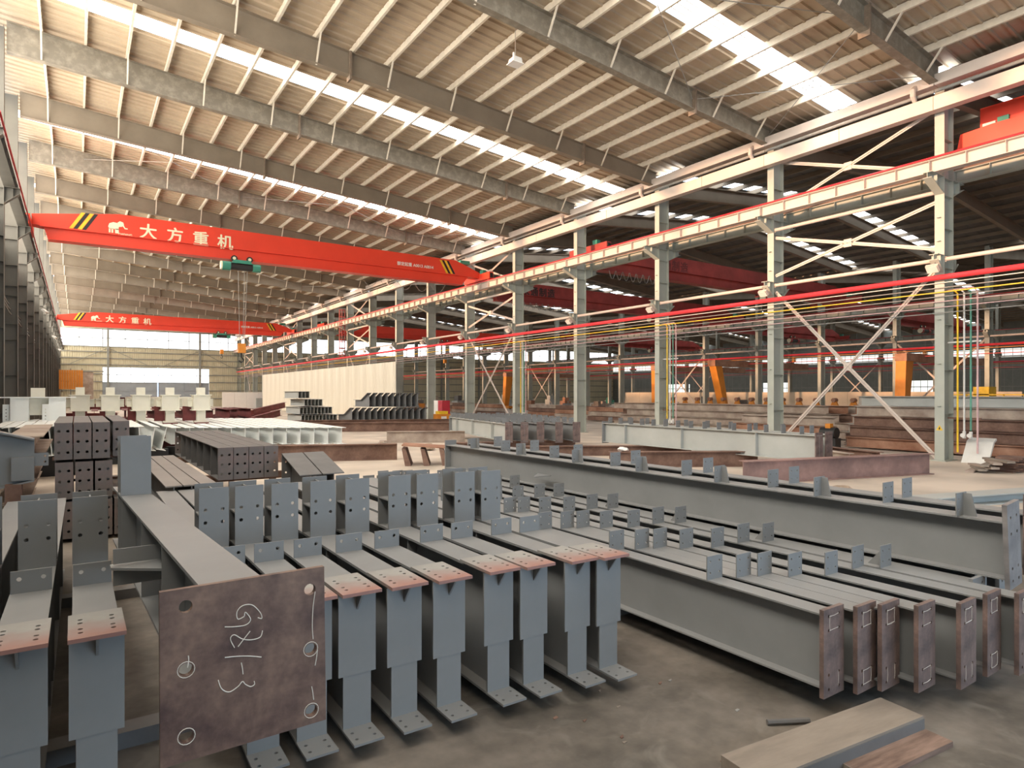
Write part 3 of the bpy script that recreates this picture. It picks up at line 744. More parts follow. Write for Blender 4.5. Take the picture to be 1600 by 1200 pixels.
rows = [(-.55, 3.88), (-.235, 3.86), (.085, 3.84), (.88, 3.81), (1.15, 3.79), (1.42, 3.77), (1.72, 3.74), (2.02, 3.70), (2.40, 3.69), (2.67, 3.65), (3.02, 3.59), (3.28, 3.54)]
names = ['cut off by the left edge of the picture', 'second from the left edge, left of the rusty base plate', 'just left of the big rusty base plate', 'mostly hidden behind the big rusty base plate',
         'half hidden behind the right edge of the big rusty base plate', 'first fully visible one right of the big rusty base plate', 'second fully visible right of the base plate', 'third fully visible right of the base plate',
         'fourth fully visible right of the base plate', 'fifth fully visible right of the base plate', 'next to last at the right end', 'last one at the right end of the row']
for i, (x, y) in enumerate(rows):
    o = rc if i == 0 else copy_tree(rc)
    o.location = (x, y, .10); o.rotation_euler = (0, 0, random.uniform(-.008, .008)); o['group'] = 'row of grey bracketed columns'
    o['label'] = 'grey bracketed column in the front row, '+names[i]
for i, y in enumerate((4.6, 7.9)):
    t = thing('bearer', 'dark timber bearer under the %s of the front row of columns' % ('front' if i == 0 else 'rear'), 'timber', (1.3, y, 0))
    MB().box(-2.1, 2.2, -.08, .08, 0, .10).build('beam', 'steel_dark', t)

# the big column with rusty base plate, chalk marked
gz = thing('base_plate_column', 'grey column with a big rusty chalk-marked base plate, resting across the front row', 'steel member', (.41, 2.165, 1.13), 0, None, (-.036, 0, .022))
ibeam(gz, 3.75, .185, .42, 'steel', .014, .010, .022)
bp = obj('base_plate', plate(.50, .52, .022, [(-.18, .075), (-.18, .275), (-.18, .465), (.20, .045), (.20, .25), (.20, .45)], .0195, 'baseplate', 16), gz, (.045, 0, -.095))
MB().box(-.0925, .0925, 3.0, 3.012, .42, .83).build('bracket_plate', 'steel', gz)
MB().box(-.0925, .0925, 3.26, 3.272, .42, .83).build('bracket_plate', 'steel', gz); MB().box(-.005, .005, 3.012, 3.26, .42, .80).build('bracket_rib', 'steel', gz)
for y in (.9, 1.7, 2.95, 3.25): MB().box(-.0925, -.006, y, y+.01, .014, .406).build('stiffener', 'steel', gz)
for z in (.17, .27):
    MB().box(-.24, -.006, 1.35, 1.36, z, z+.07).build('side_lug', 'steel', gz)
MB().prism([(-.006, 1.10), (-.006, 1.60), (-.25, 1.40), (-.25, 1.32)], 'z', .25, .262).build('side_shelf', 'steel', gz)
def chalk(pts, par, r_=.0022):
    # plate-local chalk stroke from normalised plate coordinates (u right, v up)
    P = [Vector((-.25+.5*u, -.0015, .52*v)) for u, v in pts]
    Q = []
    for i in range(len(P)-1):
        a = P[max(i-1, 0)]; b = P[i]; c = P[i+1]; d = P[min(i+2, len(P)-1)]
        for k in range(5):
            t = k/5; Q.append(.5*((2*b)+(c-a)*t+(2*a-5*b+4*c-d)*t*t+(3*b-a-3*c+d)*t**3))
    Q.append(P[-1]); MB().tube(Q, r_, 5).build('chalk_mark', 'chalk', par)
def zc(x, y):   # from a position on the plate in the enlarged view to normalised plate coordinates
    u = (x-750-(y-385)*.04)/787; v = 1-(y-(385-123*u))/ (815-107*u); return (u, v)
for st in ([(1040, 548), (1090, 547), (1140, 538), (1160, 512), (1135, 480), (1130, 498)], [(1130, 500), (1100, 512), (1095, 478), (1120, 450), (1165, 446), (1205, 480), (1215, 508), (1195, 505)],
           [(1088, 645), (1068, 605), (1085, 585), (1125, 605), (1170, 608), (1210, 595), (1220, 565)], [(1160, 568), (1135, 600), (1105, 640)],
           [(1045, 690), (1100, 685), (1160, 684), (1218, 688)], [(1122, 715), (1128, 740), (1132, 768)],
           [(1018, 795), (1035, 835), (1070, 850), (1110, 825), (1130, 802), (1145, 815), (1170, 825), (1188, 815), (1186, 800)],
           [(1485, 380), (1476, 450), (1474, 540), (1480, 600)], [(1505, 650), (1500, 690), (1494, 722)], [(1478, 820), (1485, 850), (1490, 880)], [(882, 680), (884, 705), (880, 735)]):
    chalk([zc(*p) for p in st], bp, .0016)
for i, (hx, hz) in enumerate([(-.18, .075), (-.18, .275), (.20, .045), (.20, .25)]):
    MB().tube([(hx+.024*math.cos(a*2*PI/16), -.001, hz+.024*math.sin(a*2*PI/16)) for a in range(17)], .0012, 4, False).build('chalk_ring', 'chalk', bp)
# weld fillets and a stiffening lug under the big plate
MB().bar((-.10, .03, .415), (.10, .03, .415), .012, .012).build('weld_seam', 'baseplate', gz)

# ------------------------------------------------------------------ foreground: long beams with rusty end plates
EP = [(sx, z) for z in (.05, .145, .44, .535) for sx in (-.062, .062)]
CL = [(-.055, .05), (.055, .05), (-.055, .14), (.055, .14)]
def make_long(L, cleats, gus, hole_m='rustplate'):
    r = thing('end_plate_beam', 'x', 'steel beam')
    ibeam(r, L, .17, .50, 'steel', .012, .010, .03)
    obj('end_plate', plate(.245, .585, .03, EP, .011, hole_m), r, (0, 0, -.045))
    ce = plate(.185, .185, .009, CL, .009, 'steel')
    for y in cleats:
        c = obj('cleat', ce, r, (0, y, .50))
        if gus: MB().prism([(.009, 0), (.15, 0), (.009, .17)], 'x', -.004, .004).build('gusset', 'steel', c)
    obj('far_end_plate', plate(.205, .585, .02, EP, .011, 'steel'), r, (0, L+.03, -.045))
    return r
cy = [.97+1.12*i for i in range(7)]
lb = make_long(8.3, cy, False); lg = make_long(8.3, cy, True)
beams = [(4.19, 2.33, 0), (4.44, 2.24, 0), (4.62, 2.17, 0), (4.80, 2.02, 0), (5.09, 1.88, 0), (5.47, 1.86, 0), (5.68, 1.74, 1)]
fa = fb = True
bn = ['leftmost of the row', 'second from the left', 'third, partly hidden behind the second', 'fourth from the left', 'fifth from the left', 'sixth from the left', 'seventh, nearest the raised deep beam']
for i, (x, y, g) in enumerate(beams):
    src = lg if g else lb
    o = src if (fb if g else fa) else copy_tree(src)
    if g: fb = False
    else: fa = False
    o.location = (x, y, .18); o.rotation_euler = (0, 0, .004*(i % 3-1)); o['group'] = 'long grey beams with rusty end plates'
    o['label'] = 'long grey beam with rusty eight-hole end plate, '+bn[i]
    # chalk layout lines round the bolt holes
    for ch in o.children:
        if ch.name.startswith('end_plate'):
            for zz in ((.05, .145) if i % 2 else (.44, .535)):
                MB().tube([(-.05+random.uniform(-.01, .0), -.001, zz), (0, -.001, zz+random.uniform(-.004, .004)), (.055, -.001, zz+.004)], .0013, 4).build('chalk_mark', 'chalk', ch)
            xx = -.05 if i % 3 else .05
            MB().tube([(xx, -.001, .05), (xx+.004, -.001, .10), (xx, -.001, .15)], .0013, 4).build('chalk_mark', 'chalk', ch)
            MB().tube([(-xx, -.001, .44), (-xx-.004, -.001, .49), (-xx, -.001, .54)], .0013, 4).build('chalk_mark', 'chalk', ch)
# beams under the raised one
lo = make_long(8.0, [1.3, 3.5, 5.7], False, 'steel'); del_ = [c for c in lo.children if c.name.startswith('cleat')]
for c in del_: bpy.data.objects.remove(c)
for i, x in enumerate((6.02, 6.33)):
    o = lo if i == 0 else copy_tree(lo); o.location = (x, 2.15+.1*i, .13); o['group'] = 'grey beams under the raised deep beam'
    o['label'] = 'grey beam lying under the raised deep beam, '+('left one' if i == 0 else 'right one')
def make_big(L, label, cl, tilt, hm):
    r = thing('deep_beam', label, 'steel beam')
    ibeam(r, L, .24, .46, 'steel', .014, .011, .035)
    e = obj('end_plate', plate(.25, .68, .035, [(-.06, .06), (.06, .06), (-.06, .16), (.06, .16), (-.06, .44), (.06, .44), (-.06, .57), (.06, .57)], .013, hm), r, (0, 0, -.06), (0, tilt, 0))
    e['label'] = 'grey brown end plate with eight bolt holes'
    ce = plate(.19, .19, .009, CL, .009, 'steel')
    for y, sx, g in cl:
        c = obj('cleat', ce, r, (sx, y, .46))
        if g: MB().prism([(.0, 0), (.0, .185), (-.06, .185), (-.10, .0)], 'x', .03, .038).build('gusset', 'steel', c)
    MB().prism([(-.121, 0), (-.42, .02), (-.42, .05), (-.121, .35)], 'z', .20, .212).build('side_lug', 'steel', r).location = (0, 5.9, 0)
    obj('far_end_plate', plate(.25, .60, .03, [], .01, 'steel'), r, (0, L+.035, -.05))
    return r
bb = make_big(9.3, 'raised deep grey beam with cleats and slanting end plate, at the right', [(y, (.0 if i % 2 else .0), i % 2 == 0) for i, y in enumerate([.36, 1.02, 1.60, 2.22, 2.80, 3.42, 4.05, 4.70, 5.35, 6.1, 6.8, 7.5, 8.3])], -.10, 'plate_grey')
bb.location = (6.20, 1.96, .67)
for i, c in enumerate([c for c in bb.children if c.name.startswith('cleat')]): c.location.x = -.06 if i % 2 == 0 else .10
b2 = make_big(9.3, 'second raised deep grey beam, behind the one with the slanting end plate', [(y, 0, False) for y in (1.0, 2.2, 3.4, 4.7, 6.0, 7.2, 8.4)], .02, 'rustplate')
b2.location = (6.76, 2.02, .67)
o = copy_tree(lo); o.location = (6.70, 2.2, .13); o['group'] = 'grey beams under the raised deep beam'; o['label'] = 'grey beam lying under the second raised deep beam'
for i, (xa, xb, y) in enumerate(((4.35, 6.95, 4.6), (4.35, 6.95, 8.6))):
    t = thing('bearer', 'dark steel bearer under the %s ends of the long beams' % ('near' if i == 0 else 'far'), 'bearer', (xa, y, 0))
    MB().box(0, xb-xa, -.07, .07, 0, .13).build('beam', 'steel_dark', t)
for i, x in enumerate((4.3, 5.2)):
    for j, y in enumerate((3.6, 8.2)):
        pass

# loose boards at lower right
t = thing('timber_beam', 'thick weathered timber beam on the floor at the bottom right', 'timber', (3.70, 2.10, .0), 0, None, (0, 0, -.11))
MB().prism([(-.72, .0), (.74, .0), (.74, .115), (-.72, .115)], 'y', -.14, .14).build('board', 'wood', t)
MB().box(-.72, .74, -.146, -.140, .002, .10).build('dark_edge', 'steel_dark', t)
t = thing('plank', 'short dark brown plank leaning beside the timber beam', 'plank', (4.02, 1.85, 0), 0, None, (0, 0, -.10))
MB().box(-.40, .40, -.10, .10, 0, .035).build('board', 'wood_brown', t); MB().box(-.406, -.40, -.10, .10, 0, .035).build('end_grain', 'wood', t)
tag(MB().tube([(3.70, 2.50, .02), (3.95, 2.36, .02)], .018, 7).build('steel_bar', 'steel_dark'), 'short grey bar behind the timber beam', 'bar')
tag(MB().tube([(4.55, 3.3, .012), (4.75, 2.9, .012)], .012, 6).build('steel_bar', 'steel_dark'), 'short bar lying under the long beams', 'bar')
def rag(label, loc, r_, m, seed):
    rnd = random.Random(seed); bm = bmesh.new(); bmesh.ops.create_icosphere(bm, subdivisions=2, radius=r_)
    for v in bm.verts: v.co *= rnd.uniform(.7, 1.25); v.co.z = v.co.z*.45+r_*.42
    for v in bm.verts: v.co.z = max(v.co.z, 0)
    me = bpy.data.meshes.new('crumpled_scrap'); bm.to_mesh(me); bm.free(); me.materials.append(M[m]); return tag(obj('crumpled_scrap', me, None, loc), label, 'scrap')
rag('crumpled pale plastic scrap beside the front row of columns', (4.0, 4.35, 0), .07, 'cable', 3)
rnd = random.Random(11)
for i in range(16):
    x, y = rnd.uniform(2.6, 5.0), rnd.uniform(1.6, 3.6)
    o = tag(MB().prism([(x, y), (x+rnd.uniform(.01, .04), y+.006), (x+rnd.uniform(.02, .05), y+rnd.uniform(.012, .03)), (x+.004, y+.02)], 'z', 0, .006).build('chip', rnd.choice(['rust', 'wood', 'cable'])), 'small chip of debris on the near floor', 'debris', 'chips of debris on the near floor')

# ------------------------------------------------------------------ middle left: stacks of dark members
H6 = [(-.06, .10), (.06, .10), (-.06, .25), (.06, .25), (-.06, .40), (.06, .40)]
def make_stackbeam(L, wd, h, open_side):
    r = thing('stacked_beam', 'x', 'steel beam')
    MB().box(-wd/2, wd/2, .02, L, h-.014, h).build('top_flange', 'steel_dark', r); MB().box(-wd/2, wd/2, .02, L, 0, .014).build('bottom_flange', 'steel_dark', r)
    MB().box(-.006, .006, .02, L, .014, h-.014).build('web', 'steel_dark', r)
    obj('end_plate', plate(wd, h+.0, .02, [(a*wd/.24, b*h/.52) for a, b in H6], .02, 'stack_end'), r)
    obj('far_end_plate', plate(wd, h, .02, [(a*wd/.24, b*h/.52) for a, b in H6], .02, 'stack_end'), r, (0, L, 0))
    st = MB().box(-wd/2+.01, wd/2-.01, -.005, .005, .014, h-.014).mesh('stiffener', 'steel_dark')
    for i in range(1, int(L/.75)): obj('stiffener', st, r, (0, i*.75, 0))
    return r
sb = make_stackbeam(3.2, .215, .53, False); first = True
for tz, xs_, nm in ((1.20, (-.16, .07, .30, .56), 'upper'), (.63, (-.15, .09, .33), 'middle'), (.06, (-.15, .09, .33, .57), 'bottom')):
    for i, x in enumerate(xs_):
        o = sb if first else copy_tree(sb); first = False; o.location = (x, 11.2+(.25 if (nm == 'upper' and i == 3) else 0), tz); o['group'] = 'dark stack beside the left wall'
        o['label'] = 'dark six-hole beam in the left stack, %s tier, %s from the left' % (nm, ORD1[i])
for i, (z0, y) in enumerate(((1.16, 11.7), (1.16, 13.8), (.59, 11.7), (.59, 13.8), (.0, 11.7), (.0, 13.8))):
    t = thing('spacer', 'thin dark spacer bar in the left dark stack, %s %s' % (('top', 'top', 'middle', 'middle', 'bottom', 'bottom')[i], ('front', 'rear')[i % 2]), 'spacer', (.2, y, z0)); MB().box(-.5, .55, -.04, .04, 0, .04 if z0 else .06).build('bar', 'rust', t)
s2 = make_stackbeam(5.4, .225, .52, True); first = True
for i in range(4):
    o = s2 if first else copy_tree(s2); first = False; o.location = (1.98+.235*i, 11.1, .76); o['group'] = 'dark stack of four behind the front row'
    o['label'] = 'dark beam with six-hole end plate in the stack of four, %s from the left' % ORD1[i]
for y, nm in ((11.9, 'near'), (15.6, 'far')):
    t = thing('trestle', '%s dark trestle carrying the stack of four' % nm, 'trestle', (1.6, y, 0)); MB().box(0, 1.5, -.06, .06, .64, .76).build('beam', 'rust', t)
    for x in (.1, 1.3): MB().box(x-.05, x+.05, -.06, .06, 0, .64).build('leg', 'rust', t)
pl_ = thing('plain_beam', 'x', 'steel beam'); ibeam(pl_, 4.5, .185, .40, 'steel_dark'); 
for ch in pl_.children:
    if ch.name.startswith('top'): ch.data = ch.data.copy(); ch.data.materials[0] = mat('brownish_grey_flange', (.24, .215, .20), .6, 0, .1, 1)
for i in range(3):
    o = pl_ if i == 0 else copy_tree(pl_); o.location = (1.0+.20*i, 8.95, .60); o['group'] = 'three plain beams between the stacks'; o['label'] = 'plain brownish grey beam behind the base plate column, %s of three from the left' % ORD1[i]
for i, y in enumerate((9.4, 12.8)):
    t = thing('trestle', '%s rusty trestle under the three plain beams' % ('near', 'far')[i], 'trestle', (.85, y, 0)); MB().box(0, .75, -.06, .06, .48, .60).build('beam', 'rust', t)
    for x in (.06, .69): MB().box(x-.05, x+.05, -.06, .06, 0, .48).build('leg', 'rust', t)
# two short tapered brackets with sloping tops
for i in range(2):
    t = thing('tapered_bracket', 'short dark bracket with a sloping top plate, %s of the pair' % ('left', 'right')[i], 'steel bracket', (3.0+.36*i, 9.95, .55), 0, 'pair of tapered brackets')
    MB().prism([(.0, .33), (0, .345), (1.05, .60), (1.05, .585)], 'x', -.17, .17).build('top_plate', 'steel_dark', t)
    MB().prism([(0, 0), (1.05, 0), (1.05, .585), (0, .33)], 'x', -.006, .006).build('web', 'steel_dark', t)
    MB().box(-.17, .17, 0, 1.05, 0, .014).build('bottom_plate', 'steel_dark', t)
    obj('back_plate', plate(.34, .60, .014, [(-.1, .1), (-.1, .28), (-.1, .46), (.1, .1), (.1, .28), (.1, .46)], .016, 'steel_dark'), t, (0, 1.05, 0))
t = thing('trestle', 'dark trestle under the pair of tapered brackets', 'trestle', (2.8, 10.4, 0)); MB().box(0, .8, -.3, .3, .47, .55).build('beam', 'steel_dark', t)
for x in (.06, .74): MB().box(x-.05, x+.05, -.25, .25, 0, .47).build('leg', 'steel_dark', t)
# tapered beam end at the left edge
t = thing('tapered_beam', 'dark blue grey tapered beam end at the left edge, above timber scraps', 'steel beam', (-.43, 9.8, 0))
MB().prism([(-1.3, .85), (0, 1.10), (0, 1.58), (-1.3, 1.95)], 'y', -.006, .006).build('web', 'steel', t)
MB().prism([(-1.3, 1.95), (0, 1.58), (0, 1.60), (-1.3, 1.97)], 'y', -.11, .11).build('top_flange', 'steel', t); MB().prism([(-1.3, .83), (0, 1.08), (0, 1.10), (-1.3, .85)], 'y', -.11, .11).build('bottom_flange', 'steel', t)
o = obj('side_lug', plate(.14, .16, .012, [(.035, .05), (.035, .12)], .014, 'steel'), t, (.07, -.01, 1.26)); MB().box(-.22, 0, -.10, -.006, 1.10, 1.38).build('side_plate', 'steel', t)
for i, (x, nm) in enumerate(((-1.15, 'left'), (-.2, 'right'))):
    MB().box(x-.08, x+.08, -.12, .12, 0, .86 if i == 0 else 1.06).build('support_block', 'rust', t)
for i in range(7):
    t = thing('timber_scrap', 'weathered timber scrap under the tapered beam at the left, %s from the bottom' % ORD1[i], 'timber', (-.62+.05*(i % 2), 8.75+.04*i, .09*i), 0, 'timber scraps at the left edge', (0, 0, .15*(i % 3-1))); MB().box(-.45, .36, -.12, .12, 0, .085).build('board', 'wood' if i % 2 else 'rust_pale', t)
for i in range(4):
    t = thing('rusty_beam', 'rusty pale beam behind the tapered beam at the left, %s from the top' % ORD1[3-i], 'steel beam', (-1.0+.1*i, 13.0, .02+.36*i), 0, 'pale rusty beams at the left edge'); ibeam(t, 5.0, .5, .35, 'rust_pale')

# ------------------------------------------------------------------ white members
wbm = thing('white_beam', 'x', 'steel beam'); ibeam(wbm, 10.0, .30, .56, 'white', .014, .012); first = True
for i in range(13):
    o = wbm if first else copy_tree(wbm); first = False; x = 2.75+.385*i
    o.location = (x, 24.2-.66*(x-2.55), .45); o['group'] = 'row of white beams'; o['label'] = 'white beam in the wide row in front of the box columns, %s from the left' % ORD1[i]
for j, yy in enumerate((23.2, 31.0)):
    t = thing('skid', 'dark skid beam under the %s part of the white beam row' % ('near', 'far')[j], 'bearer', (2.4, yy+.2, 0), -.52 if j == 0 else 0); ibeam(t, .22, 0, 0, 'black') if False else MB().box(0, 5.6, -.12, .12, 0, .44).build('beam', 'black', t)
sw = thing('white_beam', 'x', 'steel beam', (0, 0, 0)); ibeam(sw, 5.5, .26, .74, 'white', .014, .012); first = True
for i in range(5):
    o = sw if first else copy_tree(sw); first = False; o.location = (1.05+.27*i, 22.2, .42); o.rotation_euler = (0, (-.06+.07*i if i > 2 else -.06), 0); o['group'] = 'leaning white beams'; o['label'] = 'tall white beam end between the dark stacks, %s from the left' % ORD1[i]
for i in range(6):
    o = copy_tree(sw); o.location = (-1.55+.26*i, 19.6, .60); o.rotation_euler = (0, -.1, 0); o['group'] = 'upper white beams at the left'; o['label'] = 'white beam end by the left wall, upper tier, %s from the left' % ORD1[i]
t = thing('skid', 'dark skid beam under the leaning white beams', 'bearer', (.8, 23.0, 0)); MB().box(0, 1.6, -.15, .15, 0, .41).build('beam', 'black', t)
t = thing('skid', 'dark skid beam under the white beams by the left wall', 'bearer', (-1.8, 20.6, 0)); MB().box(0, 1.8, -.15, .15, 0, .58).build('beam', 'black', t)
def make_box(m='cream'):
    r = thing('box_column', 'x', 'steel column')
    MB().box(-.29, .29, .06, .60, 1.54, 2.08).build('node_box', m, r); MB().box(-.34, .34, -.02, .64, 2.08, 2.11).build('top_plate', m, r); MB().box(-.34, .34, -.02, .64, 1.51, 1.54).build('bottom_plate', m, r)
    for sx in (-1, 1): MB().box(min(sx*.29, sx*.265), max(sx*.29, sx*.265), -.01, .06, 1.54, 2.08).build('rim', m, r)
    MB().box(-.14, .14, .22, .46, 2.11, 2.38).build('top_stub', m, r); MB().box(-.15, .15, .2, .48, 1.10, 1.51).build('bottom_stub', m, r)
    for sx in (-1, 1):
        a, b = sorted((sx*.29, sx*.44)); MB().box(a, b, .38, .56, 1.68, 1.93).build('side_stub', m, r)
        MB().box(a, b, .30, .62, 1.93, 1.95).build('stub_flange', m, r); MB().box(a, b, .30, .62, 1.66, 1.68).build('stub_flange', m, r)
    MB().box(-.20, .20, .60, 6.0, 1.62, 2.0).build('shaft', m, r)
    MB().box(-.24, .24, .12, .56, 1.05, 1.10).build('bottom_stub_plate', m, r)
    return r
bx = make_box()
for i, u in enumerate((.10, 1.02, 1.98, 2.92, 3.95)):
    o = bx if i == 0 else copy_tree(bx); o.location = (u, 27.8-.25*i, .0); o['group'] = 'cream box columns'; o['label'] = 'cream white box column with stubs on all sides, %s from the left' % ORD1[i]
wx = thing('box_column', 'white box column with wide top plate and bolted side arms, by the left wall', 'steel column', (-1.0, 23.8, 0))
MB().box(-.95, .98, -.1, .9, 2.02, 2.05).build('top_plate', 'white', wx); MB().box(-.62, -.18, 0, .5, 1.22, 2.02).build('left_shaft', 'white', wx); MB().box(.30, .72, 0, .5, 1.22, 2.02).build('right_shaft', 'white', wx)
MB().box(-.14, .20, .1, .4, 2.05, 2.32).build('top_stub', 'cream', wx); MB().box(-.18, .30, .25, .45, 1.5, 2.02).build('web_panel', 'cream', wx)
obj('side_arm', plate(.16, .55, .03, [(0, .1), (0, .2), (0, .3), (0, .4)], .016, 'white'), wx, (-.72, .1, 1.28)); obj('side_arm', plate(.16, .55, .03, [(0, .1), (0, .2), (0, .3), (0, .4)], .016, 'white'), wx, (.22, .02, 1.28))
MB().box(-.7, .8, 0, .5, 1.16, 1.22).build('base_plate', 'white', wx); MB().box(-.7, .8, .05, .45, 0, 1.16).build('support', 'steel_dark', wx)
# dark red painted members behind
dr_ = thing('dark_red_beam', 'x', 'steel beam'); ibeam(dr_, 4.2, .3, .45, 'darkred'); first = True
rnd = random.Random(5); n = 0
for tz in (0, .46, .92):
    for i in range(14):
        o = dr_ if first else copy_tree(dr_); first = False
        o.location = (-.6+.62*i+rnd.uniform(-.1, .1), 34.8+rnd.uniform(-.5, .5)-tz*.3, tz); o.rotation_euler = (0, 0, rnd.uniform(-.05, .05)); o['group'] = 'dark red beams behind the box columns'
        o['label'] = 'dark red painted beam in the pile behind the cream box columns'
for i, x in enumerate((.10, 1.02, 1.98, 2.92, 3.95)):
    for j, y in enumerate((28.0-.25*i, 31.2-.25*i)):
        o = thing('support_frame', 'dark red stand under the cream box columns', 'stand', (x, y, 0), 0, 'stands under the cream box columns'); MB().box(-.25, .25, -.12, .12, 0, 1.05 if j == 0 else 1.62).build('stand', 'darkred', o)
rnd = random.Random(9)
for i in range(16):
    o = copy_tree(dr_); o.location = (7.0+rnd.uniform(0, 5), 50+rnd.uniform(-6, 8), rnd.choice((0, 0, .46))); o.rotation_euler = (rnd.choice((0, .12)), 0, rnd.uniform(-1.3, 1.3)); o['group'] = 'scattered dark red members'; o['label'] = 'dark red member lying in the far yard beside the grey stack'
rnd = random.Random(19)
for i in range(14):
    o = copy_tree(dr_); o.location = (2.0+rnd.uniform(0, 7), 60+rnd.uniform(-6, 14), rnd.choice((0, .46, .92, 1.4))); o.rotation_euler = (0, 0, rnd.uniform(-1.3, 1.3)); o['group'] = 'dark red members by the doors'; o['label'] = 'dark red member in the pile before the gable doors'

# ------------------------------------------------------------------ middle: rusty skids, pale beams, bracket on the floor
def span(name, label, a, b, wd, h, m, grp=None, z=0, holes=False):
    a = Vector((*a, 0)); b = Vector((*b, 0)); L = (b-a).length; ang = math.atan2(-(b-a).x, (b-a).y)
    r = thing(name, label, 'steel beam', (a.x, a.y, z), ang, grp); ibeam(r, L, wd, h, m, .02, .014); return r
span('rusty_beam', 'rusty skid beam on the floor in front of the white beam row', (3.0, 21.75), (8.65, 19.4), .3, .52, 'rust', 'rusty skid beams')
span('rusty_beam', 'red brown skid beam leading to the foot of the nearest column', (13.1, 9.5), (18.9, 7.9), .3, .55, 'skid', 'rusty skid beams')
span('rusty_beam', 'rusty skid beam left of the pale raised beam', (12.9, 13.9), (16.7, 11.6), .3, .45, 'rust', 'rusty skid beams')
span('rusty_beam', 'rusty skid beam under the far end of the pale raised beam', (12.6, 18.2), (17.8, 15.0), .3, .34, 'rust', 'rusty skid beams')
span('rusty_beam', 'rusty skid beam under the cleated beams behind', (11.4, 20.8), (16.2, 19.4), .3, .34, 'rust', 'rusty skid beams')
span('rusty_beam', 'long rusty beam on the floor before the grey stack', (10.5, 36.5), (21.0, 30.5), .3, .5, 'rust', 'rusty skid beams')
span('rusty_beam', 'second long rusty beam on the floor before the grey stack', (10.0, 40.5), (21.2, 36.5), .3, .5, 'rust', 'rusty skid beams')
span('rusty_beam', 'pale rusty beam on the floor left of the cleated beams', (11.2, 26.2), (14.2, 24.6), .3, .5, 'rust_pale', 'rusty skid beams')
span('pale_beam', 'pale grey beam lying flat on the floor at the right', (9.8, 6.55), (16.4, 4.75), .46, .20, 'steel_pale')
def cleated(label, a, b, wd, h, z, m, ncl, both=True):
    r = span('cleated_beam', label, a, b, wd, h, m, 'pale cleated beams behind', z)
    L = math.hypot(b[0]-a[0], b[1]-a[1]); ce = plate(.2, .22, .012, CL, .012, 'steel')
    for i in range(ncl): obj('cleat', ce, r, (0, .5+(L-.8)*i/(ncl-1), h))
    for y in (0, L-.03): obj('end_plate', plate(wd+.04, h+.12, .03, [], .01, 'rustplate' if y == 0 else 'steel'), r, (0, y, -.05))
    st = MB().box(-wd/2+.01, -.007, -.008, .008, .02, h-.02).mesh('stiffener', m)
    for t_ in (.22, .55, .86): obj('stiffener', st, r, (0, L*t_, 0))
    lg_ = MB().box(-wd/2-.05, -wd/2+.05, -.03, .03, -.06, 0).mesh('lug', 'steel_dark')
    return r
cleated('pale raised beam with a row of cleats, in front of the second column', (16.2, 9.4), (16.4, 17.9), .28, .70, .35, 'steel_pale', 15)
cleated('pale raised beam behind the one in front of the second column', (16.85, 9.5), (17.0, 17.5), .28, .70, .35, 'steel_pale', 9)
for i, (a, b) in enumerate((((13.4, 19.9), (15.1, 27.4)), ((13.9, 19.6), (15.7, 27.2)), ((14.5, 19.4), (16.3, 27.0)), ((15.0, 18.9), (17.0, 26.4)), ((15.6, 18.6), (17.6, 25.8)))):
    cleated('grey cleated beam in the fanned group in mid hall, %s from the left' % ORD1[i], a, b, .26, .66, .35, 'steel_pale' if i == 0 else 'steel', 11)
t = thing('rusty_bracket', 'rusty trestle-like bracket lying on the floor in the middle', 'steel bracket', (7.95, 17.5, 0), -.5)
MB().prism([(0, .60), (1.5, .50), (1.5, .53), (0, .63)], 'y', -.02, .95).build('top_plate', 'rust_red', t)
for x in (.1, .65, 1.2): MB().prism([(x, 0), (x+.18, 0), (x+.02, .5), (x-.10, .52)], 'y', 0, .9).build('leg_plate', 'rust', t)
# far grey stack: tiers of beams seen end-on, and tapered brackets
fb_ = thing('grey_stack_beam', 'x', 'steel beam'); ibeam(fb_, 3.4, .22, .46, 'steel_pale', .014, .012, 0, None); first = True
for tz, n_, x0_ in ((.25, 11, 12.4), (.78, 10, 12.3), (1.31, 6, 12.6), (1.84, 4, 12.2)):
    for i in range(n_):
        o = fb_ if first else copy_tree(fb_); first = False; o.location = (x0_+.24*i, 43.2, tz); o['group'] = 'far grey stack'; o['label'] = 'small grey beam in the tiered stack before the beige fence'
def make_taper():
    t = thing('tapered_member', 'x', 'steel member'); m = 'steel_dark'
    MB().prism([(0, 0), (2.6, 0), (2.6, .42), (1.2, .42), (0, .9)], 'x', -.008, .008).build('web', 'steel', t)
    MB().prism([(0, .9), (1.2, .42), (2.6, .42), (2.6, .44), (1.2, .44), (0, .92)], 'x', -.16, .16).build('top_flange', 'steel', t); MB().box(-.16, .16, 0, 2.6, -.02, 0).build('bottom_flange', 'steel', t)
    return t
tp = make_taper(); first = True
for tz, n_, x0_ in ((.30, 13, 15.0), (1.28, 9, 16.2)):
    for i in range(n_):
        o = tp if first else copy_tree(tp); first = False; o.location = (x0_+.37*i, 40.8-.16*i, tz); o['group'] = 'tapered members before the fence'; o['label'] = 'dark tapered member before the beige fence, %s tier, %s from the left' % ('lower' if tz < 1 else 'upper', ORD1[i])
for i, (x, y, L) in enumerate(((12.1, 44.5, 4.0), (15.0, 42.6, 6.5))):
    t = thing('skid', 'dark skid under the %s of the far grey stack' % ('left half', 'right half')[i], 'bearer', (x, y, 0)); MB().box(0, L, -.1, .1, 0, .24).build('beam', 'black', t)
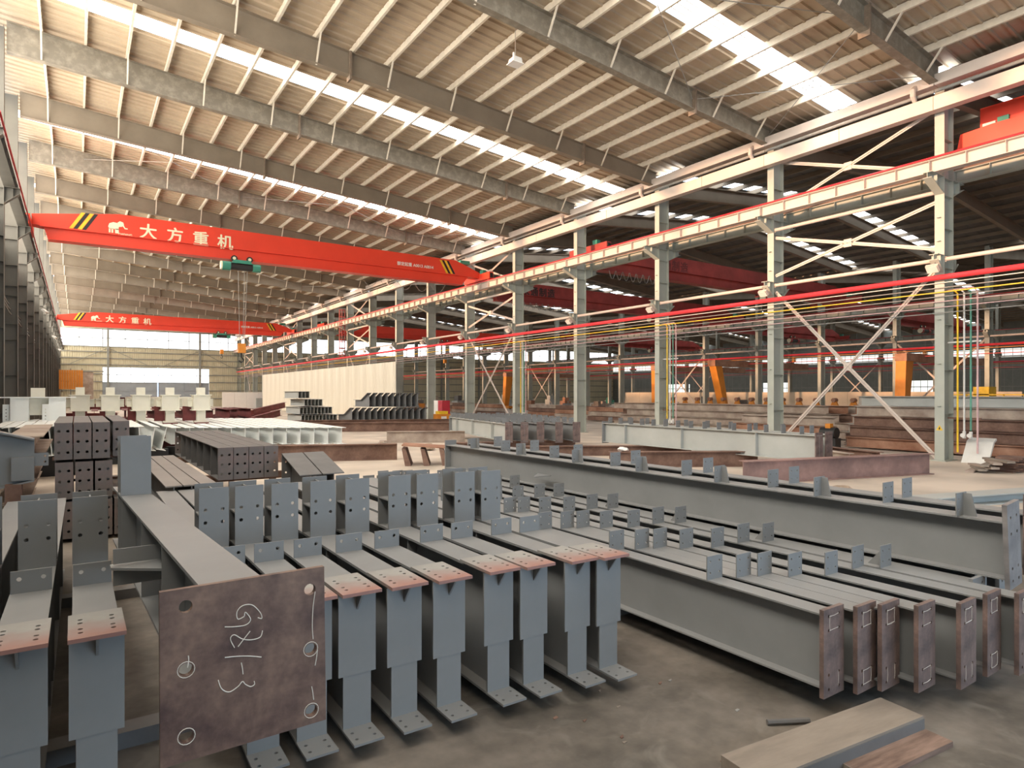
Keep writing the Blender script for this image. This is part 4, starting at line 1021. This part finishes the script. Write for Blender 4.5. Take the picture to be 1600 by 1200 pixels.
# beige corrugated fence
fn = thing('corrugated_fence', 'long beige corrugated sheet fence along the right-hand columns', 'fence', (21.1, 47.6, 0))
fp = []
for i in range(8): fp += [(0, i*.275), (0, i*.275+.13), (-.05, i*.275+.17), (-.05, i*.275+.24)]
fm = MB().prism(fp+[(0, 2.2), (.03, 2.2), (.03, 0)], 'z', .05, 4.72).mesh('fence_sheet', 'fence')
for i in range(20): obj('fence_sheet', fm, fn, (0, i*2.21, 0))
for i in range(21): MB().box(.04, .12, i*2.21-.04, i*2.21+.04, 0, 4.5).build('post', 'girt', fn)
# red cabinet, orange machine, odds by the columns
t = thing('tool_cabinet', 'red and white cabinet standing at the foot of a column', 'cabinet', (21.9, 40.6, .0))
MB().box(-.3, .3, 0, .7, .55, 1.65).build('body', 'cabinet_red', t); MB().box(-.29, .29, .72, 1.35, .55, 1.65).build('white_half', 'whitemark', t); MB().box(-.31, -.30, .06, .32, .6, 1.6).build('door', 'cabinet_red', t); MB().box(-.31, -.30, .38, .64, .6, 1.6).build('door', 'cabinet_red', t)
MB().box(-.28, .28, .02, 1.33, 0, .55).build('stand', 'steel_dark', t)
t = thing('welding_machine', 'orange welding machine on the floor by the red cabinet', 'machine', (20.7, 39.0, 0)); MB().box(-.5, .5, -.3, .3, .12, .75).build('body', 'orange', t); MB().box(-.35, .35, -.25, .25, .75, .95).build('top', 'yellow', t)
for x in (-.38, .38): MB().tube([(x, -.32, .14), (x, .32, .14)], .14, 10).build('wheel', 'black', t)
MB().box(-.2, .2, -.31, -.30, .3, .6).build('panel', 'whitemark', t)

# ------------------------------------------------------------------ steel stock beyond the right-hand columns
def stock(label, x, ya, yb, wd, h, z, m, grp): 
    t = thing('stock_beam', label, 'steel beam', (x, ya, z), 0, grp); ibeam(t, yb-ya, wd, h, m, .02, .014)
mats = ['rust_red', 'rust', 'rust_pale', 'rust_red', 'steel_pale', 'rust_pale']
n = 0
for lvl in range(5):
    for j in range(4):
        m = ('rust_red', 'rust', 'rust', 'rust_pale', 'steel_pale')[(lvl+j) % 5 if lvl < 4 else 4-(j % 2)]
        stock('stock beam right of the nearest column, %s layer up, %s from the hall' % (ORD1[lvl], ORD1[j]), 25.4+.9*j+.28*lvl, 4.2+.6*((j*7+lvl*3) % 4), 13.6+.5*((lvl*5+j) % 5), .34, .38, .06+.40*lvl, m, 'stock beams right of the nearest column')
for lvl in range(4):
    for j in range(3):
        m = ('rust_pale', 'rust', 'rust_pale', 'rust_red')[(lvl*2+j) % 4]
        stock('stock beam behind the middle columns, %s layer up, %s from the hall' % (ORD1[lvl], ORD1[j]), 29.2+.8*j, 15.0+.5*((j*3+lvl) % 4), 31.0-.6*((lvl+j) % 3), .36, .36, .06+.38*lvl, m, 'stock beams behind the middle columns')
for lvl in range(3):
    stock('short stock beam between the nearest and second columns, %s layer up' % ORD1[lvl], 25.6, 14.2, 20.0-.7*lvl, .34, .36, .05+.38*lvl, ('rust', 'rust_red', 'rust_pale')[lvl], 'short stock beams by the second column')
for i, (x, y, L, an, m) in enumerate(((19.2, 10.2, 3.2, -.5, 'rust_pale'), (20.4, 9.9, 3.0, -.35, 'rust'), (20.6, 11.8, 3.4, -.7, 'rust_pale'), (21.6, 12.6, 3.2, -.3, 'rust_red'))):
    t = thing('offcut_beam', 'short offcut beam on the floor left of the nearest column, %s from the left' % ORD1[i], 'steel beam', (x, y, 0), an, 'offcuts by the nearest column'); ibeam(t, L, .3, .35, m)
t = thing('folded_sheet', 'pale folded sheet leaning against the foot of the nearest column', 'sheet metal', (22.9, 8.55, 0), .0)
MB().prism([(-.05, 0), (.02, 0), (.45, .62), (.38, .66)], 'y', -.62, .1).build('panel', 'pipe_white', t)
MB().prism([(.38, .66), (.45, .62), (.62, .70), (.60, .76)], 'y', -.62, .1).build('fold', 'pipe_white', t)
for i in range(9):
    t = thing('scrap_plate', 'rusty scrap plate in the pile at the foot of the nearest column', 'scrap', (21.4+.02*(i % 3), 6.9-.03*(i % 2), .045*i), .2*(i % 3-1), 'rusty scrap plates'); MB().box(-.45, .45, -.3, .3, 0, .04).build('plate', 'rust', t)
for i in range(6):
    t = thing('timber_scrap', 'weathered board in the scrap pile by the nearest column', 'timber', (20.6+.05*i, 7.5-.1*i, .06*i), .3*(i % 3-1)+.5, 'boards in the scrap pile'); MB().box(-.6, .6, -.1, .1, 0, .055).build('board', 'wood' if i % 2 else 'rust_pale', t)
rag('brown sacking heap on the floor before the skid beam', (12.6, 7.7, .0), .28, 'sack', 21); rag('second brown sacking heap beside the skid beam', (13.4, 7.3, .0), .24, 'sack', 22)
t = thing('drill_motor', 'small black motor unit at the foot of the second column', 'motor', (24.3, 13.7, 0)); MB().tube([(0, -.3, .62), (0, .3, .62)], .22, 12).build('motor', 'black', t); MB().box(-.2, .2, -.35, .35, 0, .42).build('base', 'black', t); MB().box(-.12, .1, -.1, .1, .8, .98).build('terminal_box', 'orange', t)
rag('white crumpled bag on the rusty skid beam', (13.3, 13.75, .45), .16, 'whitemark', 23); rag('pale rag on the far floor by the white beams', (10.6, 25.2, 0), .22, 'rust_pale', 24); rag('brown rag on the floor before the pale rusty beam', (11.0, 21.9, 0), .3, 'sack', 25)
tag(MB().tube([(22.9, 6.3, .08), (23.6, 5.9, .08)], .07, 8).build('paper_roll', 'pipe_white'), 'white roll beside the rusty scrap plates', 'roll')

# ------------------------------------------------------------------ further bays: gantry legs, rollers, low wall, machines
def gantry(label, x, y, ztop, lean, wd):
    t = thing('gantry_leg', label, 'gantry crane', (x, y, 0)); MB().prism([(-wd/2, .4), (wd/2, .4), (wd*.9+lean, ztop), (-wd*.9+lean, ztop)], 'y', -.35, .35).build('leg', 'orange', t)
    MB().box(-.5, .5, -1.6, 1.6, .12, .45).build('end_truck', 'orange', t)
    for s_ in (-1.2, 1.2): MB().tube([(-.1, s_, .14), (.1, s_, .14)], .16, 10).build('wheel', 'black', t)
    MB().box(lean-.6, lean+14, -.4, .4, ztop, ztop+.55).build('girder', 'rust_red', t)
gantry('orange gantry crane leg behind the nearest braced bay', 49.0, 22.3, 4.5, .5, .62)
gantry('orange gantry crane leg behind the third column', 49.2, 46.0, 4.5, .2, .62)
gantry('orange gantry crane leg behind the fifth column', 49.2, 74.0, 4.5, .5, .62)
gantry('slender orange gantry leg behind the third column', 48.6, 37.2, 4.6, -1.2, .5)
t = thing('control_cabin', 'yellow railed platform beside the nearest orange gantry leg', 'platform', (50.3, 17.4, 0)); MB().box(-.6, .6, -2.2, 2.2, .9, 1.05).build('deck', 'yellow', t); MB().box(-.6, .6, -.2, .7, 1.05, 2.6).build('cabin', 'yellow', t)
for yy in (-2.1, -1.0, 1.1, 2.1): MB().box(-.6, -.52, yy-.04, yy+.04, 1.05, 2.1).build('rail_post', 'yellow', t)
MB().box(-.6, -.52, -2.1, 2.1, 2.05, 2.12).build('hand_rail', 'yellow', t)
for sx in (-.5, .5):
    for yy in (-2, 2): MB().box(sx-.06, sx+.06, yy-.06, yy+.06, 0, .9).build('leg', 'yellow', t)
lw = thing('low_wall', 'long low beige wall lit orange behind the roller stands', 'wall', (58, 18, 0)); 
for i in range(16): MB().box(0, .25, i*2.6, i*2.6+2.58, 0, 2.3).build('wall_panel', 'beigewall', lw)
ro = thing('roller_stand', 'x', 'roller stand'); MB().prism([(-.45, 0), (.45, 0), (.12, .75), (-.12, .75)], 'x', -.06, .06).build('frame', 'orange', ro); MB().tube([(-.2, 0, .78), (.2, 0, .78)], .16, 10).build('roller', 'rust_red', ro); first = True
for i in range(14):
    o = ro if first else copy_tree(ro); first = False; o.location = (44.5, 22.0+1.35*i, .9); o['group'] = 'orange roller stands'; o['label'] = 'orange roller stand on the long bench in the second bay, %s from the right' % ORD1[i]
t = thing('roller_bench', 'long rusty bench carrying the orange roller stands', 'bench', (44.5, 21.0, 0)); MB().box(-.5, .5, 0, 20, .75, .9).build('deck', 'rust', t)
for i in range(6): MB().box(-.4, .4, i*3.9+.1, i*3.9+.3, 0, .75).build('leg', 'rust', t)
rnd = random.Random(31)
for i in range(26):
    x = rnd.uniform(40, 100); y = rnd.uniform(28, 100); h = rnd.uniform(.7, 2.0)
    if min(abs(x-X2), abs(x-X3)) < 2.2 or abs(x-58) < 1.5: x += 4
    m = rnd.choice(['orange', 'gutter', 'steel_pale', 'rust_red', 'hoist', 'rust_pale', 'beigewall'])
    t = thing('workshop_machine', 'workshop machine standing in the far bays', 'machine', (x, y, 0), rnd.uniform(0, 1.5), 'machines in the far bays')
    MB().box(-.8, .8, -.6, .6, 0, h*.6).build('base', m, t); MB().box(-.5, .3, -.4, .4, h*.6, h).build('head', rnd.choice([m, 'steel_dark']), t); MB().tube([(.5, 0, h*.6), (.5, 0, h*1.2)], .06, 7).build('post', 'cable', t)
for i in range(9):
    t = thing('floor_beam_stack', 'stacked brown stock in the second bay, %s from the right' % ORD1[i], 'steel stock', (34+1.6*(i % 3), 33+6.3*i, 0), 0, 'stock stacks in the second bay')
    for q in range(3): MB().box(-.5+.05*q, .5-.03*q, 0, 5.6, .05+.36*q, .38+.36*q).build('layer', ('rust', 'rust_pale', 'rust_red')[(i+q) % 3], t)
# ------------------------------------------------------------------ left wall and far end details
lc = ['upper', 'middle', 'lower']
for i, z in enumerate((5.9, 5.7, 5.5)):
    line('wall_cable', lc[i]+' sagging cable along the left wall', 'cable', [(XL-.28+.03*i, 12+2.0*j, z-.12*math.sin(PI*((j*2.0) % 6)/6)) for j in range(52)], .025, 'cable', 'cables along the left wall', 5)
for i, (y, z) in enumerate(((52.4, 7.7), (74.5, 7.6), (98.0, 7.7))):
    t = thing('floodlight', 'white floodlight on the left wall, %s from the camera' % ORD1[i], 'floodlight', (XL+.15, y, z)); MB().bar((0, 0, 0), (.22, -.1, -.2), .42, .12).build('housing', 'pipe_white', t); MB().bar((-.25, 0, .1), (.05, 0, 0), .05, .05).build('arm', 'girt', t)
for i in range(12):
    line('wall_conduit', 'pale vertical conduit on the left wall, %s from the camera' % ORD1[i], 'pipe', [(XL-.56, 20.5+6*i, .1), (XL-.56, 20.5+6*i, 8.1)], .03, 'cable', 'conduits on the left wall', 6)
og = thing('orange_gate', 'orange corrugated sheet stack by the left wall near the gable', 'sheet stack', (-1.85, 97.3, 0))
for i in range(10): MB().box(.02+i*.25, .24+i*.25, 0, .06, 2.7, 5.1).build('sheet', 'orange', og)
for x in (.1, 1.2, 2.4): MB().box(x-.06, x+.06, .06, .2, 0, 5.3).build('post', 'girt', og)
t = thing('concrete_block', 'grey cloth covered block beside the orange sheets', 'block', (.9, 99, 0)); MB().prism([(-.9, 0), (.9, 0), (.85, 4.9), (.2, 5.1), (-.85, 4.95)], 'y', -.4, .4).build('body', 'rust_pale', t); MB().box(-1.2, 2.0, -.5, .5, 4.95, 5.1).build('beam_on_top', 'girt', t)
t = thing('white_board', 'white wall board standing before the right part of the gable', 'board', (16.5, 95, 0))
for i in range(4): MB().box(i*1.6, i*1.6+1.58, 0, .08, 0, 2.35).build('panel', 'whitemark', t)
MB().box(4.4, 5.8, -.4, -.02, .2, 1.5).build('cabinet', 'steel_pale', t)
# plate columns of mesh towers near the fence
for i in range(3):
    t = thing('ladder_cage', 'red caged ladder on a column of the right-hand row, %s' % ('lower part', 'middle part', 'upper part')[i], 'ladder', (22.5, Y0+9*S, 5.9+1.6*i), 0, 'caged ladder')
    for a in range(6): MB().tube([(-.3+.3*math.cos(a*PI/3), .3*math.sin(a*PI/3), 0), (-.3+.3*math.cos(a*PI/3), .3*math.sin(a*PI/3), 1.58)], .025, 5).build('bar', 'redold', t)
    for z in (.1, .8, 1.5): MB().tube([(-.3+.3*math.cos(a*PI/5), .3*math.sin(a*PI/5), z) for a in range(11)], .03, 5, False).build('hoop', 'redold', t)

# hanging lamp and roof rods
hl = thing('hanging_lamp', 'small white box lamp hanging from the roof on a rod', 'lamp', (11.0, 16.0, 12.15))
MB().prism([(-.17, 0), (.17, 0), (.13, .16), (-.13, .16)], 'y', -.15, .15).build('housing', 'pipe_white', hl); MB().box(-.2, .2, -.18, .18, -.02, 0).build('glass', 'whitemark', hl); MB().tube([(0, 0, .16), (0, 0, zroof(11.0)-12.15)], .01, 5).build('rod', 'cable', hl)
MB().box(-.16, -.11, -.14, -.09, .0, .26).build('lug', 'pipe_white', hl)
def rod(label, a, b): tag(MB().tube([a, b], .012, 5).build('roof_rod', 'cable'), label, 'rod', 'thin roof bracing rods')
for j, k in enumerate((0, 4, 8)):
    ya, yb = Y0+k*S, Y0+(k+1)*S
    for i, (xa_, xb_) in enumerate(((.3, 7.7), (7.7, 18.1), (18.1, 22.5))):
        rod('thin roof rod falling rightward, %s panel, %s braced bay' % (ORD1[i], ORD1[j]), (xa_, ya, zroof(xa_)-.35), (xb_, yb, zroof(xb_)-.35)); rod('thin roof rod rising rightward, %s panel, %s braced bay' % (ORD1[i], ORD1[j]), (xb_, ya, zroof(xb_)-.35), (xa_, yb, zroof(xa_)-.35))
